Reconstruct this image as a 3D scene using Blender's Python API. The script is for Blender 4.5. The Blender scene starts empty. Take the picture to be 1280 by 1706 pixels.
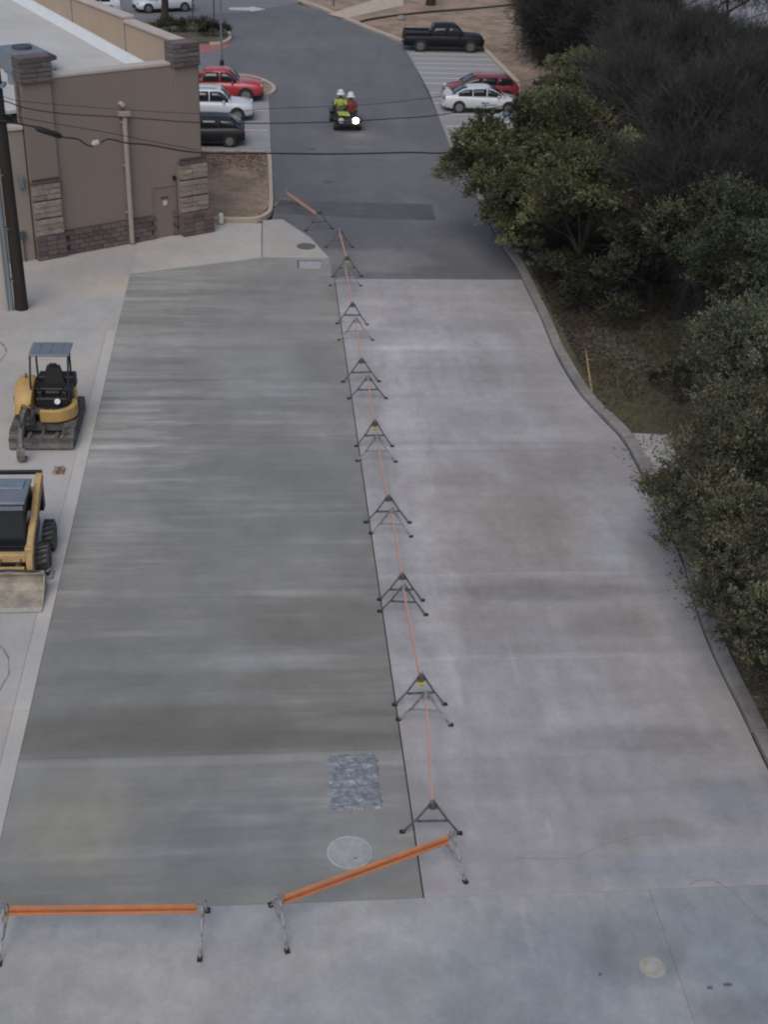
import bpy, bmesh, math, random
import numpy as np
from mathutils import Matrix, Vector

random.seed(7)
RNG = np.random.default_rng(11)
scene = bpy.context.scene
COL = scene.collection
R = math.radians

# ------------------------------------------------------------------ camera
cam_d = bpy.data.cameras.new("camera")
cam = bpy.data.objects.new("camera", cam_d)
COL.objects.link(cam)
cam_d.sensor_fit = 'HORIZONTAL'
cam_d.sensor_width = 36.0
cam_d.lens = 61.55
cam_d.clip_start = 0.5
cam_d.clip_end = 3000
cam.matrix_world = Matrix(((0.9957642, 0.0109490, -0.0912896, 0.0),
                           (-0.0840753, 0.5103174, -0.8558665, 0.0),
                           (0.0372157, 0.8599164, 0.5090764, 19.4),
                           (0, 0, 0, 1)))
scene.camera = cam

# ------------------------------------------------------------------ light
SUN_EL, SUN_AZ = R(52), R(200)
world = bpy.data.worlds.new("World")
scene.world = world
world.use_nodes = True
wn = world.node_tree
wn.nodes.clear()
wo = wn.nodes.new("ShaderNodeOutputWorld")
bg = wn.nodes.new("ShaderNodeBackground")
sky = wn.nodes.new("ShaderNodeTexSky")
sky.sky_type = 'NISHITA'
sky.sun_disc = False
sky.sun_elevation = SUN_EL
sky.sun_rotation = SUN_AZ
sky.air_density = 1.3
sky.dust_density = 2.8
sky.ozone_density = 1.0
bg.inputs[1].default_value = 0.095
wn.links.new(sky.outputs[0], bg.inputs[0])
wn.links.new(bg.outputs[0], wo.inputs[0])
sun_d = bpy.data.lights.new("sun", 'SUN')
sun_d.energy = 1.1
sun_d.angle = R(45)
sun_d.color = (1.0, 0.945, 0.89)
sun = bpy.data.objects.new("sun", sun_d)
COL.objects.link(sun)
sv = Vector((math.sin(SUN_AZ) * math.cos(SUN_EL), math.cos(SUN_AZ) * math.cos(SUN_EL), math.sin(SUN_EL)))
sun.rotation_euler = (-sv).to_track_quat('-Z', 'Y').to_euler()

scene.view_settings.view_transform = 'Standard'
scene.view_settings.look = 'None'
scene.view_settings.exposure = 0.29
scene.view_settings.gamma = 1.0
scene.view_settings.use_curve_mapping = False
scene.render.engine = 'CYCLES'
scene.cycles.pixel_filter_type = 'BLACKMAN_HARRIS'
scene.cycles.filter_width = 2.1
scene.cycles.max_bounces = 6
scene.cycles.diffuse_bounces = 3
scene.cycles.use_denoising = True

# ------------------------------------------------------------------ materials
def mat(name, color, color2=None, rough=0.85, metal=0.0, noises=(), mixn=None, bump=None,
        world_co=False, emit=None, attr=False, spec=0.5, objcol=False, coat=0.0, mask=None, blobs=()):
    """noises: (scale_xyz, amount, detail) multiply the colour; mixn: (scale_xyz, lo, hi) mixes in color2."""
    m = bpy.data.materials.new(name)
    m.use_nodes = True
    nt = m.node_tree
    N, L = nt.nodes, nt.links
    b = N["Principled BSDF"]
    b.inputs["Roughness"].default_value = rough
    b.inputs["Metallic"].default_value = metal
    b.inputs["Specular IOR Level"].default_value = spec
    if coat:
        b.inputs["Coat Weight"].default_value = coat
        b.inputs["Coat Roughness"].default_value = 0.1
    if world_co:
        co = N.new("ShaderNodeNewGeometry").outputs["Position"]
    else:
        co = N.new("ShaderNodeTexCoord").outputs["Object"]

    def noise(scale, detail=4, seed=0.0):
        mp = N.new("ShaderNodeMapping")
        mp.inputs["Scale"].default_value = scale
        mp.inputs["Location"].default_value = (seed, seed * 1.7, seed * 0.6)
        L.new(co, mp.inputs[0])
        n = N.new("ShaderNodeTexNoise")
        n.inputs["Scale"].default_value = 1.0
        n.inputs["Detail"].default_value = detail
        n.inputs["Roughness"].default_value = 0.62
        L.new(mp.outputs[0], n.inputs["Vector"])
        return n.outputs["Fac"]

    rgb = N.new("ShaderNodeRGB")
    rgb.outputs[0].default_value = (*color, 1)
    cur = rgb.outputs[0]
    if color2 is not None:
        sc, lo, hi = mixn if mixn else ((1, 1, 1), 0.4, 0.6)
        mr = N.new("ShaderNodeMapRange")
        mr.inputs[1].default_value = lo
        mr.inputs[2].default_value = hi
        L.new(noise(sc, 5, 3.3), mr.inputs[0])
        if mask:
            mk_ = N.new("ShaderNodeMapRange")
            mk_.inputs[1].default_value = .40
            mk_.inputs[2].default_value = .60
            mk_.inputs[3].default_value = .08
            L.new(noise(mask, 3, 8.8), mk_.inputs[0])
            mm = N.new("ShaderNodeMath")
            mm.operation = 'MULTIPLY'
            L.new(mr.outputs[0], mm.inputs[0])
            L.new(mk_.outputs[0], mm.inputs[1])
            mr = mm
        mx = N.new("ShaderNodeMix")
        mx.data_type = 'RGBA'
        L.new(mr.outputs[0], mx.inputs[0])
        L.new(cur, mx.inputs[6])
        mx.inputs[7].default_value = (*color2, 1)
        cur = mx.outputs[2]
    fac = None
    for i, (sc, amt, det) in enumerate(noises):
        mr = N.new("ShaderNodeMapRange")
        mr.inputs[1].default_value = 0.25
        mr.inputs[2].default_value = 0.75
        mr.inputs[3].default_value = 1 - amt
        mr.inputs[4].default_value = 1 + amt
        L.new(noise(sc, det, 5.1 * i + 1), mr.inputs[0])
        if fac is None:
            fac = mr.outputs[0]
        else:
            ml = N.new("ShaderNodeMath")
            ml.operation = 'MULTIPLY'
            L.new(fac, ml.inputs[0])
            L.new(mr.outputs[0], ml.inputs[1])
            fac = ml.outputs[0]
    if blobs:
        # stains and other tinted patches of their own shape: (x, y, rx, ry, tint rgb, edge noise scale, ragged)
        wob = {}
        for (bx_, by_, rx_, ry_, tint, nsc, rag) in blobs:
            mp = N.new("ShaderNodeMapping")
            mp.inputs["Location"].default_value = (-bx_ / rx_, -by_ / ry_, 0)
            mp.inputs["Scale"].default_value = (1 / rx_, 1 / ry_, 0)
            L.new(co, mp.inputs[0])
            ln = N.new("ShaderNodeVectorMath"); ln.operation = 'LENGTH'
            L.new(mp.outputs[0], ln.inputs[0])
            if nsc not in wob:
                wob[nsc] = noise(nsc, 5, 2.7)
            ad = N.new("ShaderNodeMath"); ad.operation = 'MULTIPLY_ADD'
            L.new(wob[nsc], ad.inputs[0])
            ad.inputs[1].default_value = rag * 2
            L.new(ln.outputs["Value"], ad.inputs[2])
            mr = N.new("ShaderNodeMapRange"); mr.interpolation_type = 'SMOOTHSTEP'
            mr.inputs[1].default_value = 1.15 + rag
            mr.inputs[2].default_value = .55 + rag
            L.new(ad.outputs[0], mr.inputs[0])
            mx = N.new("ShaderNodeMix"); mx.data_type = 'RGBA'
            mx.blend_type = 'MULTIPLY'
            L.new(mr.outputs[0], mx.inputs[0])
            L.new(cur, mx.inputs[6])
            mx.inputs[7].default_value = (*tint, 1)
            cur = mx.outputs[2]
    if attr:
        at = N.new("ShaderNodeAttribute")
        at.attribute_name = "tone"
        if fac is None:
            fac = at.outputs["Fac"]
        else:
            ml = N.new("ShaderNodeMath")
            ml.operation = 'MULTIPLY'
            L.new(fac, ml.inputs[0])
            L.new(at.outputs["Fac"], ml.inputs[1])
            fac = ml.outputs[0]
    if fac is not None:
        vm = N.new("ShaderNodeVectorMath")
        vm.operation = 'SCALE'
        L.new(cur, vm.inputs[0])
        L.new(fac, vm.inputs["Scale"])
        cur = vm.outputs[0]
    if objcol:
        oi = N.new("ShaderNodeObjectInfo")
        vm = N.new("ShaderNodeVectorMath")
        vm.operation = 'MULTIPLY'
        L.new(cur, vm.inputs[0])
        L.new(oi.outputs["Color"], vm.inputs[1])
        cur = vm.outputs[0]
    L.new(cur, b.inputs["Base Color"])
    if bump:
        sc, strength, dist = bump
        bn = N.new("ShaderNodeBump")
        bn.inputs["Strength"].default_value = strength
        bn.inputs["Distance"].default_value = dist
        L.new(noise(sc, 6, 9.0), bn.inputs["Height"])
        L.new(bn.outputs[0], b.inputs["Normal"])
    if emit:
        b.inputs["Emission Color"].default_value = (*emit[0], 1)
        b.inputs["Emission Strength"].default_value = emit[1]
    return m

M = {}
M['ground'] = mat("dirt", (0.09, 0.07, 0.052), (0.055, 0.058, 0.03), rough=1, mixn=((0.25, 0.25, 1), .42, .6),
                  noises=(((0.9, 0.9, 1), .25, 5), ((7, 7, 7), .35, 4)), world_co=True, bump=((5, 5, 5), .6, .08))
M['verge'] = mat("verge_soil", (0.090, 0.070, 0.054), (0.090, 0.088, 0.054), rough=1, mixn=((0.35, 0.3, 1), .42, .6),
                 noises=(((1.3, 1.3, 1), .3, 5), ((9, 9, 9), .45, 4)), world_co=True, bump=((8, 8, 8), .9, .08))
M['island'] = mat("island_soil", (0.29, 0.205, 0.155), (0.20, 0.155, 0.105), rough=1, mixn=((0.5, 0.45, 1), .45, .56),
                  noises=(((3, 3, 1), .2, 5), ((16, 16, 9), .3, 4)), world_co=True, bump=((8, 8, 8), .9, .05))
M['asphalt'] = mat("asphalt", (0.112, 0.113, 0.122), (0.142, 0.141, 0.148), rough=.9, mixn=((0.16, 0.10, 1), .45, .7),
                   noises=(((0.8, 0.25, 1), .12, 5), ((0.3, 2.2, 1), .06, 4), ((14, 14, 14), .14, 3)), world_co=True,
                   blobs=((4.6, 53.6, 3.2, 1.7, (1.5, 1.45, 1.38), (.6, .5, 1), .8), (7.5, 53.2, 2.2, 1.6, (.86, .86, .88), (.6, .5, 1), .7), (5.2, 71.5, .9, .25, (1.35, 1.35, 1.35), (1, 1, 1), .6),
                          (3.4, 65.0, .3, .25, (.6, .6, .6), (2, 2, 1), .5), (2.8, 71.0, .35, .2, (.6, .6, .6), (2, 2, 1), .5), (7.5, 60.0, 1.5, 3.0, (1.14, 1.14, 1.14), (.6, .3, 1), .8),
                          (3.0, 80.0, 1.0, 12, (1.08, 1.08, 1.08), (.8, .1, 1), .8), (8.0, 85.0, 1.0, 12, (1.08, 1.08, 1.08), (.8, .1, 1), .8)),
                   bump=((40, 40, 40), .3, .01))
M['patch'] = mat("asphalt_patch", (0.085, 0.086, 0.094), rough=.9, noises=(((1, 1, 1), .2, 5), ((14, 14, 14), .15, 3)),
                 world_co=True)
def gr(v, r=1.0, g_=1.0, b=1.0):
    return (v * r, v * g_, v * b)
SOFT, STREAK, FING = (0.6, 0.5, 1), (0.30, 1.9, 1), (0.35, 3.4, 1)
M['new_conc'] = mat("fresh_concrete", (0.205, 0.203, 0.190), (0.272, 0.267, 0.252), rough=.8, objcol=True,
                    mixn=((0.17, 1.5, 1), .50, .66), mask=(.22, .13, 1),
                    noises=(((0.09, 1.3, 1), .11, 6), ((0.36, 0.30, 1), .13, 3), ((0.6, 5, 1), .045, 6), ((2.2, 1.8, 1), .07, 8), ((.7, .5, 1), .09, 7), ((7, 9, 1), .045, 5), ((22, 22, 9), .06, 3)),
                    blobs=((-1.0, 23.15, 9, .95, gr(.78, 1.0, .99, .96), STREAK, .22), (-1.5, 22.1, 5, .16, gr(1.16), STREAK, .5),
                           (-.6, 19.8, 2.6, 1.5, gr(.90, .97, 1.0, 1.08), SOFT, .6), (-3.7, 20.3, 1.3, 1.4, gr(1.09, 1.03, 1, .93), SOFT, .6),
                           (-4.3, 18.5, 1.3, .5, gr(.9), SOFT, .5), (1.4, 28.55, 2.2, .18, gr(1.16), STREAK, .5), (-3.2, 28.4, 2.6, .3, gr(1.08), STREAK, .5),
                           (1.2, 27.2, 2.2, 1.2, gr(.88, 1.02, 1, .97), SOFT, .5), (-.3, 25.7, 1.8, .5, gr(1.15, .99, 1, 1.04), STREAK, .6), (1.4, 24.7, 2.4, .7, gr(.90, 1.02, 1, .96), STREAK, .5),
                           (-3.9, 25.0, 1.6, .5, gr(.90), STREAK, .5), (.3, 33.6, 3.8, 3.0, gr(.92, .98, 1, 1.0), SOFT, .5), (-4.0, 31.6, 1.8, .7, gr(1.08), STREAK, .8),
                           (-4.5, 44.0, 2.0, 8.5, gr(1.2), FING, 2.2), (-4.6, 35.0, 1.8, 6.0, gr(1.16), FING, 2.2), (-4.2, 40.2, 2.8, .16, gr(.80), FING, 1.2), (-3.6, 41.6, 2.8, .2, gr(.82), FING, 1.2), (-4.1, 38.2, 2.2, .2, gr(.84), FING, 1.2), (-3.8, 36.7, 2.5, .18, gr(1.2), FING, 1.0), (-4.3, 46.9, 1.8, .45, gr(.82), STREAK, .7),
                           (-3.4, 49.8, 3.6, .5, gr(.86), STREAK, .7), (-3.6, 43.2, 2.2, .4, gr(.84), STREAK, .7), (-1.5, 44.9, 4.5, .30, gr(1.13), STREAK, .6),
                           (.2, 41.5, 1.6, 2.8, gr(1.07, .97, 1, 1.04), SOFT, .7), (-2.9, 47.9, 2.6, .4, gr(.87), STREAK, .6), (0.5, 49.5, 2, .7, gr(.92), STREAK, .6)),
                    world_co=True, bump=((3, 60, 9), .15, .01))
M['old_conc'] = mat("weathered_concrete", (0.290, 0.277, 0.278), (0.330, 0.320, 0.330), rough=.85, objcol=True,
                    mixn=((0.5, 0.22, 1), .42, .68),
                    noises=(((0.10, 1.3, 1), .10, 6), ((1.8, 0.05, 1), .06, 5), ((0.4, 0.4, 1), .15, 6), ((2.6, 1.8, 1), .10, 8), ((7, 6, 1), .06, 5), ((22, 22, 9), .07, 3)),
                    blobs=((6.8, 31.6, 2.8, 3.8, gr(.84, 1.06, .99, .93), SOFT, .9), (8.6, 35.5, 1.8, 1.6, gr(.9, 1.04, .99, .95), SOFT, .9), (5.6, 27.3, 1.6, .8, gr(.9, 1.03, .99, .95), SOFT, .8), (9.4, 30.6, 1.0, 1.2, gr(1.08, .95, 1, 1.05), SOFT, .8), (4.5, 33.5, .9, 12, gr(1.17), (1.4, .3, 1), 1.0), (4.0, 24.0, .8, 6, gr(1.14), (1.4, .3, 1), 1.0),
                           (7.3, 28.4, 3.4, .5, gr(.80), STREAK, .6), (8.2, 22.4, 2.4, .6, gr(.78), SOFT, .6), (7.0, 25.6, 3.6, .13, gr(1.13), STREAK, .6), (6.2, 29.2, 3.8, .16, gr(1.12), STREAK, .6),
                           (8.0, 19.5, 1.2, .45, gr(.84, 1.02, .98, .98), SOFT, .7), (10.1, 20.3, 1.3, .8, gr(.88, .95, 1, 1.07), (2, 2, 1), .7), (9.0, 18.5, 3.0, .5, gr(.95, .94, 1, 1.06), SOFT, .5),
                           (6.6, 49.2, 3.4, 1.4, gr(1.10), SOFT, .7), (7.9, 46.6, 2.6, .8, gr(.88), STREAK, .6), (4.2, 47.8, 1.2, 2.0, gr(1.2), SOFT, .7), (5.6, 44.4, 4.5, .25, gr(1.12), STREAK, .6),
                           (5.6, 42.0, 1.0, 3.6, gr(1.08), (1.4, .4, 1), .9), (8.8, 41.4, 2.0, .6, gr(.93), STREAK, .6), (6.8, 36.6, 4.2, .2, gr(1.13), STREAK, .6), (10.0, 35.2, .9, 2.2, gr(.92), SOFT, .6),
                           (9.0, 26.9, 1.4, .7, gr(.88, 1, 1, .96), SOFT, .7), (6.05, 25.6, .07, 1.1, gr(1.1), (2, .5, 1), .9), (5.85, 19.8, .08, .5, gr(1.1), (2, .5, 1), .9), (6.6, 22.8, .25, 3.2, gr(1.07), (2, .5, 1), .8)),
                    world_co=True, bump=((30, 30, 9), .2, .01))
M['front_conc'] = mat("foreground_concrete", (0.258, 0.270, 0.280), (0.305, 0.300, 0.296), rough=.85, objcol=True,
                      mixn=((0.24, 0.3, 1), .42, .62),
                      noises=(((0.5, 0.6, 1), .15, 6), ((2.4, 1.8, 1), .13, 8), ((7, 7, 1), .06, 5), ((1.8, .25, 1), .06, 4), ((18, 18, 9), .05, 3)), world_co=True,
                      blobs=((4.5, 15.8, 2.8, 1.8, gr(.88, .93, 1, 1.07), SOFT, .7), (9.4, 16.2, 2, 2.2, gr(.90, .93, 1, 1.07), SOFT, .7), (-3.2, 16.0, 2.6, 1.4, gr(1.03, 1.03, 1, .95), SOFT, .7),
                             (6.8, 16.5, 1.0, 1.1, gr(.8), SOFT, .7), (2.2, 16.9, 1.6, .6, gr(1.08), SOFT, .7), (-2.4, 17.3, 1.2, .25, gr(.92), SOFT, .6), (4.9, 17.0, .1, .8, gr(1.1), (2, 1, 1), .9),
                             (8.6, 15.0, 1.1, .5, gr(.85), SOFT, .8), (.8, 14.8, 1.6, .5, gr(.93), SOFT, .8)),
                      bump=((30, 30, 9), .2, .01))
M['yard_conc'] = mat("yard_concrete", (0.405, 0.376, 0.342), (0.362, 0.352, 0.342), rough=.85, objcol=True,
                     mixn=((0.25, 0.2, 1), .4, .62),
                     noises=(((0.5, 0.35, 1), .11, 6), ((2.0, 1.2, 1), .07, 5), ((7, 7, 1), .04, 5), ((18, 18, 9), .05, 3)), world_co=True,
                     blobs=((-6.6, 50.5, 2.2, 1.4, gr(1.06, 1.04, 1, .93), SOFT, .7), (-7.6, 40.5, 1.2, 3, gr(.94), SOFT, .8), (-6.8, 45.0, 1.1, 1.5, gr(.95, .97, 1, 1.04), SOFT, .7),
                            (-3.5, 55.2, 2.4, .8, gr(.95), SOFT, .7), (-6.4, 26.9, 1.0, 1.0, gr(.93, .97, 1, 1.04), SOFT, .7), (-6.6, 29.5, 1.2, 1.6, gr(.86), SOFT, .8), (-6.8, 38.0, 1.5, 2.0, gr(.88), SOFT, .8)),  # last two patches darken the ground under the loader and the excavator
                     bump=((30, 30, 9), .2, .01))
M['lot_conc'] = mat("parking_concrete", (0.25, 0.245, 0.255), rough=.9,
                    noises=(((0.08, 3.2, 1), .14, 5), ((0.7, 0.7, 1), .08, 5)), world_co=True)
M['lot_asph'] = mat("parking_asphalt", (0.15, 0.148, 0.16), rough=.9,
                    noises=(((0.15, 2.2, 1), .15, 5), ((3, 3, 1), .1, 5)), world_co=True)
M['curb'] = mat("curb_concrete", (0.235, 0.222, 0.215), (0.165, 0.155, 0.15), rough=.9, mixn=((0.8, 0.8, 1), .4, .6),
                noises=(((4, 4, 4), .18, 5),), world_co=True)
M['flume'] = mat("flume_concrete", (0.34, 0.325, 0.31), rough=.9, noises=(((1.5, 1.5, 1), .2, 5), ((9, 9, 1), .15, 5)), world_co=True)
M['curb_tan'] = mat("curb_tan", (0.40, 0.33, 0.27), rough=.9, noises=(((2, 2, 4), .16, 5),), world_co=True)
M['joint'] = mat("joint_filler", (0.035, 0.033, 0.032), rough=1, noises=(((3, 3, 1), .3, 4),), world_co=True)
M['paint'] = mat("road_paint", (0.44, 0.43, 0.43), rough=.8, noises=(((3, 3, 1), .18, 5),), world_co=True)
M['red_paint'] = mat("red_fire_lane_paint", (0.30, 0.12, 0.12), rough=.8, noises=(((1, 1, 1), .2, 5),), world_co=True)
M['stucco'] = mat("taupe_stucco", (0.198, 0.160, 0.142), rough=.95, noises=(((0.4, 0.4, 0.3), .06, 5), ((30, 30, 30), .05, 3)),
                  bump=((60, 60, 60), .25, .01))
M['stucco_lt'] = mat("tan_stucco", (0.34, 0.262, 0.205), rough=.95, noises=(((0.6, 0.6, 0.3), .08, 5), ((30, 30, 30), .05, 3)))
M['stucco_wing'] = mat("wing_stucco", (0.235, 0.20, 0.178), rough=.95, noises=(((0.6, 0.6, 0.3), .10, 5), ((30, 30, 30), .05, 3)))
M['coping'] = mat("coping", (0.40, 0.355, 0.325), rough=.7, noises=(((1, 1, 1), .08, 4),))
M['door'] = mat("door_paint", (0.185, 0.145, 0.125), rough=.6, noises=(((2, 2, 1), .05, 4),))
M['stone'] = mat("ledgestone", (0.27, 0.232, 0.20), (0.19, 0.165, 0.15), rough=.95, objcol=True, mixn=((2.5, 2.5, 9), .4, .62),
                 noises=(((9, 9, 18), .3, 5),), bump=((12, 12, 24), .8, .03))
M['stone_cap'] = mat("cap_stone", (0.125, 0.10, 0.10), (0.085, 0.072, 0.075), rough=.95, objcol=True, mixn=((3, 3, 12), .4, .6),
                     noises=(((9, 9, 24), .3, 5),), bump=((12, 12, 24), .8, .03))
M['block'] = mat("split_face_block", (0.112, 0.086, 0.084), rough=.95, objcol=True, noises=(((10, 10, 12), .3, 5),),
                 bump=((25, 25, 25), .8, .02))
M['mortar'] = mat("mortar", (0.055, 0.047, 0.045), rough=1, noises=(((9, 9, 9), .2, 4),))
M['membrane'] = mat("roof_membrane", (0.43, 0.44, 0.435), (0.39, 0.385, 0.37), rough=.7, mixn=((0.3, 0.3, 1), .4, .65),
                    noises=(((0.5, 0.9, 1), .07, 6), ((4, 4, 4), .04, 4)), world_co=True)
M['membrane_lt'] = mat("membrane_upstand", (0.50, 0.53, 0.56), rough=.6, noises=(((1.5, 1.5, 4), .05, 4),))
M['hvac'] = mat("painted_metal_grey", (0.16, 0.18, 0.215), rough=.55, metal=.2, noises=(((2, 2, 2), .1, 4),))
M['hvac_dk'] = mat("dark_grille", (0.05, 0.055, 0.065), rough=.7, noises=(((2, 2, 2), .1, 4),))
M['downpipe'] = mat("downpipe_paint", (0.30, 0.245, 0.23), rough=.6, noises=(((2, 2, 0.7), .08, 4),))
M['pole'] = mat("creosoted_wood", (0.012, 0.008, 0.008), (0.022, 0.014, 0.012), rough=.8, mixn=((6, 6, 0.6), .4, .6),
                noises=(((20, 20, 1.2), .35, 5),), bump=((30, 30, 1.5), .7, .02))
M['conduit'] = mat("galvanised_conduit", (0.20, 0.24, 0.28), rough=.5, metal=.4, noises=(((3, 3, .5), .15, 4),))
M['conduit_tan'] = mat("plastic_riser", (0.34, 0.31, 0.29), rough=.6, noises=(((3, 3, .5), .15, 4),))
M['black'] = mat("black_plastic", (0.012, 0.012, 0.014), rough=.5, noises=(((5, 5, 5), .2, 3),))
M['cable'] = mat("cable_jacket", (0.018, 0.018, 0.020), rough=.7, noises=(((3, 3, 3), .2, 3),))
M['rubber'] = mat("tyre_rubber", (0.022, 0.021, 0.021), rough=.9, noises=(((9, 9, 9), .25, 4),))
M['rubber_dusty'] = mat("dusty_rubber", (0.13, 0.12, 0.115), (0.04, 0.038, 0.036), rough=.95, mixn=((3, 3, 3), .4, .6),
                        noises=(((9, 9, 9), .25, 4),))
M['rim'] = mat("wheel_rim", (0.28, 0.28, 0.29), rough=.4, metal=.7, noises=(((9, 9, 9), .1, 3),))
M['glass'] = mat("dark_glass", (0.015, 0.018, 0.022), rough=.08, spec=.6, noises=(((2, 2, 2), .1, 2),))
M['yellow'] = mat("machine_yellow", (0.43, 0.27, 0.085), (0.34, 0.225, 0.10), rough=.5, mixn=((2, 2, 2), .45, .7),
                  noises=(((5, 5, 5), .1, 4),))
M['yellow_dusty'] = mat("dusty_yellow_paint", (0.43, 0.28, 0.11), (0.33, 0.235, 0.12), rough=.75, mixn=((3, 3, 3), .4, .6),
                        noises=(((8, 8, 8), .15, 4),))
M['steel'] = mat("dusty_steel", (0.13, 0.122, 0.118), (0.075, 0.068, 0.066), rough=.7, mixn=((4, 4, 4), .4, .6),
                 noises=(((12, 12, 12), .2, 4),))
M['bucket'] = mat("dusty_bucket", (0.32, 0.285, 0.23), (0.22, 0.20, 0.17), rough=.85, mixn=((2.5, 2.5, 2.5), .42, .62),
                  noises=(((9, 9, 9), .2, 5),))
M['bucket_edge'] = mat("worn_cutting_edge", (0.36, 0.345, 0.31), rough=.6, noises=(((9, 9, 9), .2, 5),))
M['hose'] = mat("hydraulic_hose", (0.03, 0.02, 0.02), rough=.6, noises=(((9, 9, 9), .2, 3),))
M['lamp_glass'] = mat("lamp_glass", (0.5, 0.5, 0.5), rough=.2, noises=(((9, 9, 9), .05, 3),))
M['tail_red'] = mat("tail_lamp", (0.25, 0.02, 0.02), rough=.3, noises=(((9, 9, 9), .05, 3),))
M['lit'] = mat("lit_headlamp", (1, .9, .7), rough=.3, emit=((1.0, 0.86, 0.6), 26.0), noises=(((9, 9, 9), .02, 2),))
def paint_mat(name, c):
    return mat(name, c, rough=.35, coat=.5, noises=(((1.3, 1.3, 2.0), .05, 3), ((9, 9, 9), .03, 3)))
M['car_white'] = paint_mat("white_car_paint", (0.50, 0.53, 0.58))
M['car_silver'] = paint_mat("silver_car_paint", (0.36, 0.39, 0.42))
M['car_red'] = paint_mat("red_car_paint", (0.36, 0.030, 0.042))
M['car_red2'] = paint_mat("dark_red_car_paint", (0.22, 0.028, 0.040))
M['car_black'] = mat("black_car_paint", (0.008, 0.008, 0.011), rough=.5, spec=.25, noises=(((1.3, 1.3, 2.0), .05, 3),))
M['car_dark'] = mat("charcoal_car_paint", (0.014, 0.015, 0.020), rough=.4, spec=.4, noises=(((1.3, 1.3, 2.0), .05, 3),))
M['orange'] = mat("orange_plastic", (0.50, 0.185, 0.07), (0.42, 0.17, 0.085), rough=.6, mixn=((3, 3, 3), .4, .6),
                  noises=(((6, 6, 6), .1, 4),))
M['orange_groove_shade'] = mat("painted_groove_shade", (0.36, 0.10, 0.03), (0.28, 0.09, 0.035), rough=.7, mixn=((2, 2, 2), .4, .6), noises=(((6, 6, 6), .15, 4),))  # darker orange that paints in the shade of the rail groove
M['orange_faded'] = mat("faded_orange_plastic", (0.50, 0.26, 0.21), rough=.65, noises=(((2, 2, 6), .12, 4),))
M['frame_dk'] = mat("dark_barricade_frame", (0.072, 0.066, 0.066), (0.17, 0.155, 0.15), rough=.7, mixn=((4, 4, 4), .5, .7),
                    noises=(((6, 6, 6), .2, 4),))
M['frame_lt'] = mat("galvanised_frame", (0.27, 0.265, 0.28), (0.10, 0.095, 0.10), rough=.6, mixn=((5, 5, 5), .45, .6),
                    noises=(((6, 6, 6), .2, 4),))
M['tape'] = mat("yellow_tape", (0.42, 0.38, 0.07), rough=.6, noises=(((6, 6, 6), .1, 4),))
M['plastic_sheet'] = mat("plastic_sheet", (0.185, 0.20, 0.225), (0.33, 0.34, 0.36), rough=.3, mixn=((4, 7, 5), .50, .66),
                         noises=(((7, 9, 7), .35, 5),), bump=((9, 12, 9), 1.0, .05))
M['manhole'] = mat("manhole_concrete", (0.30, 0.305, 0.305), rough=.8, noises=(((6, 6, 6), .18, 5),))
M['ring'] = mat("pale_mortar_ring", (0.34, 0.35, 0.355), rough=.85, noises=(((8, 8, 8), .2, 4),))
M['iron'] = mat("cast_iron", (0.10, 0.10, 0.11), rough=.7, noises=(((8, 8, 8), .2, 4),))
M['hivis'] = mat("hi_vis_fabric", (0.30, 0.36, 0.06), rough=.8, noises=(((8, 8, 8), .15, 4),))
M['redshirt'] = mat("dark_red_fabric", (0.20, 0.03, 0.03), rough=.9, noises=(((8, 8, 8), .15, 4),))
M['skin'] = mat("skin_and_trousers", (0.10, 0.065, 0.05), rough=.8, noises=(((8, 8, 8), .15, 4),))
M['helmet'] = mat("white_helmet", (0.55, 0.57, 0.60), rough=.4, noises=(((8, 8, 8), .05, 4),))
M['eye'] = mat("eye", (0.02, 0.02, 0.02), rough=.3, noises=(((8, 8, 8), .05, 2),))
M['bark'] = mat("bark", (0.036, 0.029, 0.026), (0.022, 0.018, 0.017), rough=1, mixn=((3, 3, 1), .4, .6),
                noises=(((9, 9, 3), .3, 5),), world_co=True)
M['twig'] = mat("twig_bark", (0.027, 0.0255, 0.0245), (0.046, 0.043, 0.041), rough=1, mixn=((0.8, 0.8, .8), .45, .6), attr=True,
                noises=(((2, 2, 2), .2, 3),), world_co=True)
def leaf_mat(name, a, b_, sc=1.0):
    return mat(name, a, b_, rough=.75, mixn=((sc, sc, sc), .42, .6), attr=True, noises=(((3, 3, 3), .2, 3),), world_co=True, spec=.3)
M['leaf_olive'] = leaf_mat("olive_leaves", (0.118, 0.122, 0.062), (0.055, 0.062, 0.034), .6)
M['leaf_dark'] = leaf_mat("dark_leaves", (0.052, 0.062, 0.042), (0.034, 0.042, 0.030), .8)
M['leaf_grey'] = leaf_mat("grey_green_leaves", (0.104, 0.116, 0.072), (0.058, 0.068, 0.042), .7)
M['leaf_brown'] = leaf_mat("brownish_leaves", (0.100, 0.100, 0.062), (0.056, 0.056, 0.036), .9)
M['leaf_ever'] = leaf_mat("evergreen_leaves", (0.072, 0.086, 0.048), (0.038, 0.046, 0.028), .7)
M['leaf_under'] = leaf_mat("undergrowth_leaves", (0.048, 0.052, 0.030), (0.030, 0.033, 0.022), .9)
M['litter'] = leaf_mat("dead_leaves", (0.060, 0.044, 0.036), (0.036, 0.028, 0.024), 1.2)
M['grass'] = leaf_mat("grass_blades", (0.115, 0.120, 0.064), (0.125, 0.108, 0.070), .5)
M['mulch'] = leaf_mat("wood_mulch", (0.27, 0.185, 0.135), (0.17, 0.12, 0.088), 1.2)
M['wood_pale'] = mat("peeled_stick", (0.28, 0.215, 0.12), rough=.9, noises=(((5, 5, 5), .2, 4),))
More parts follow.
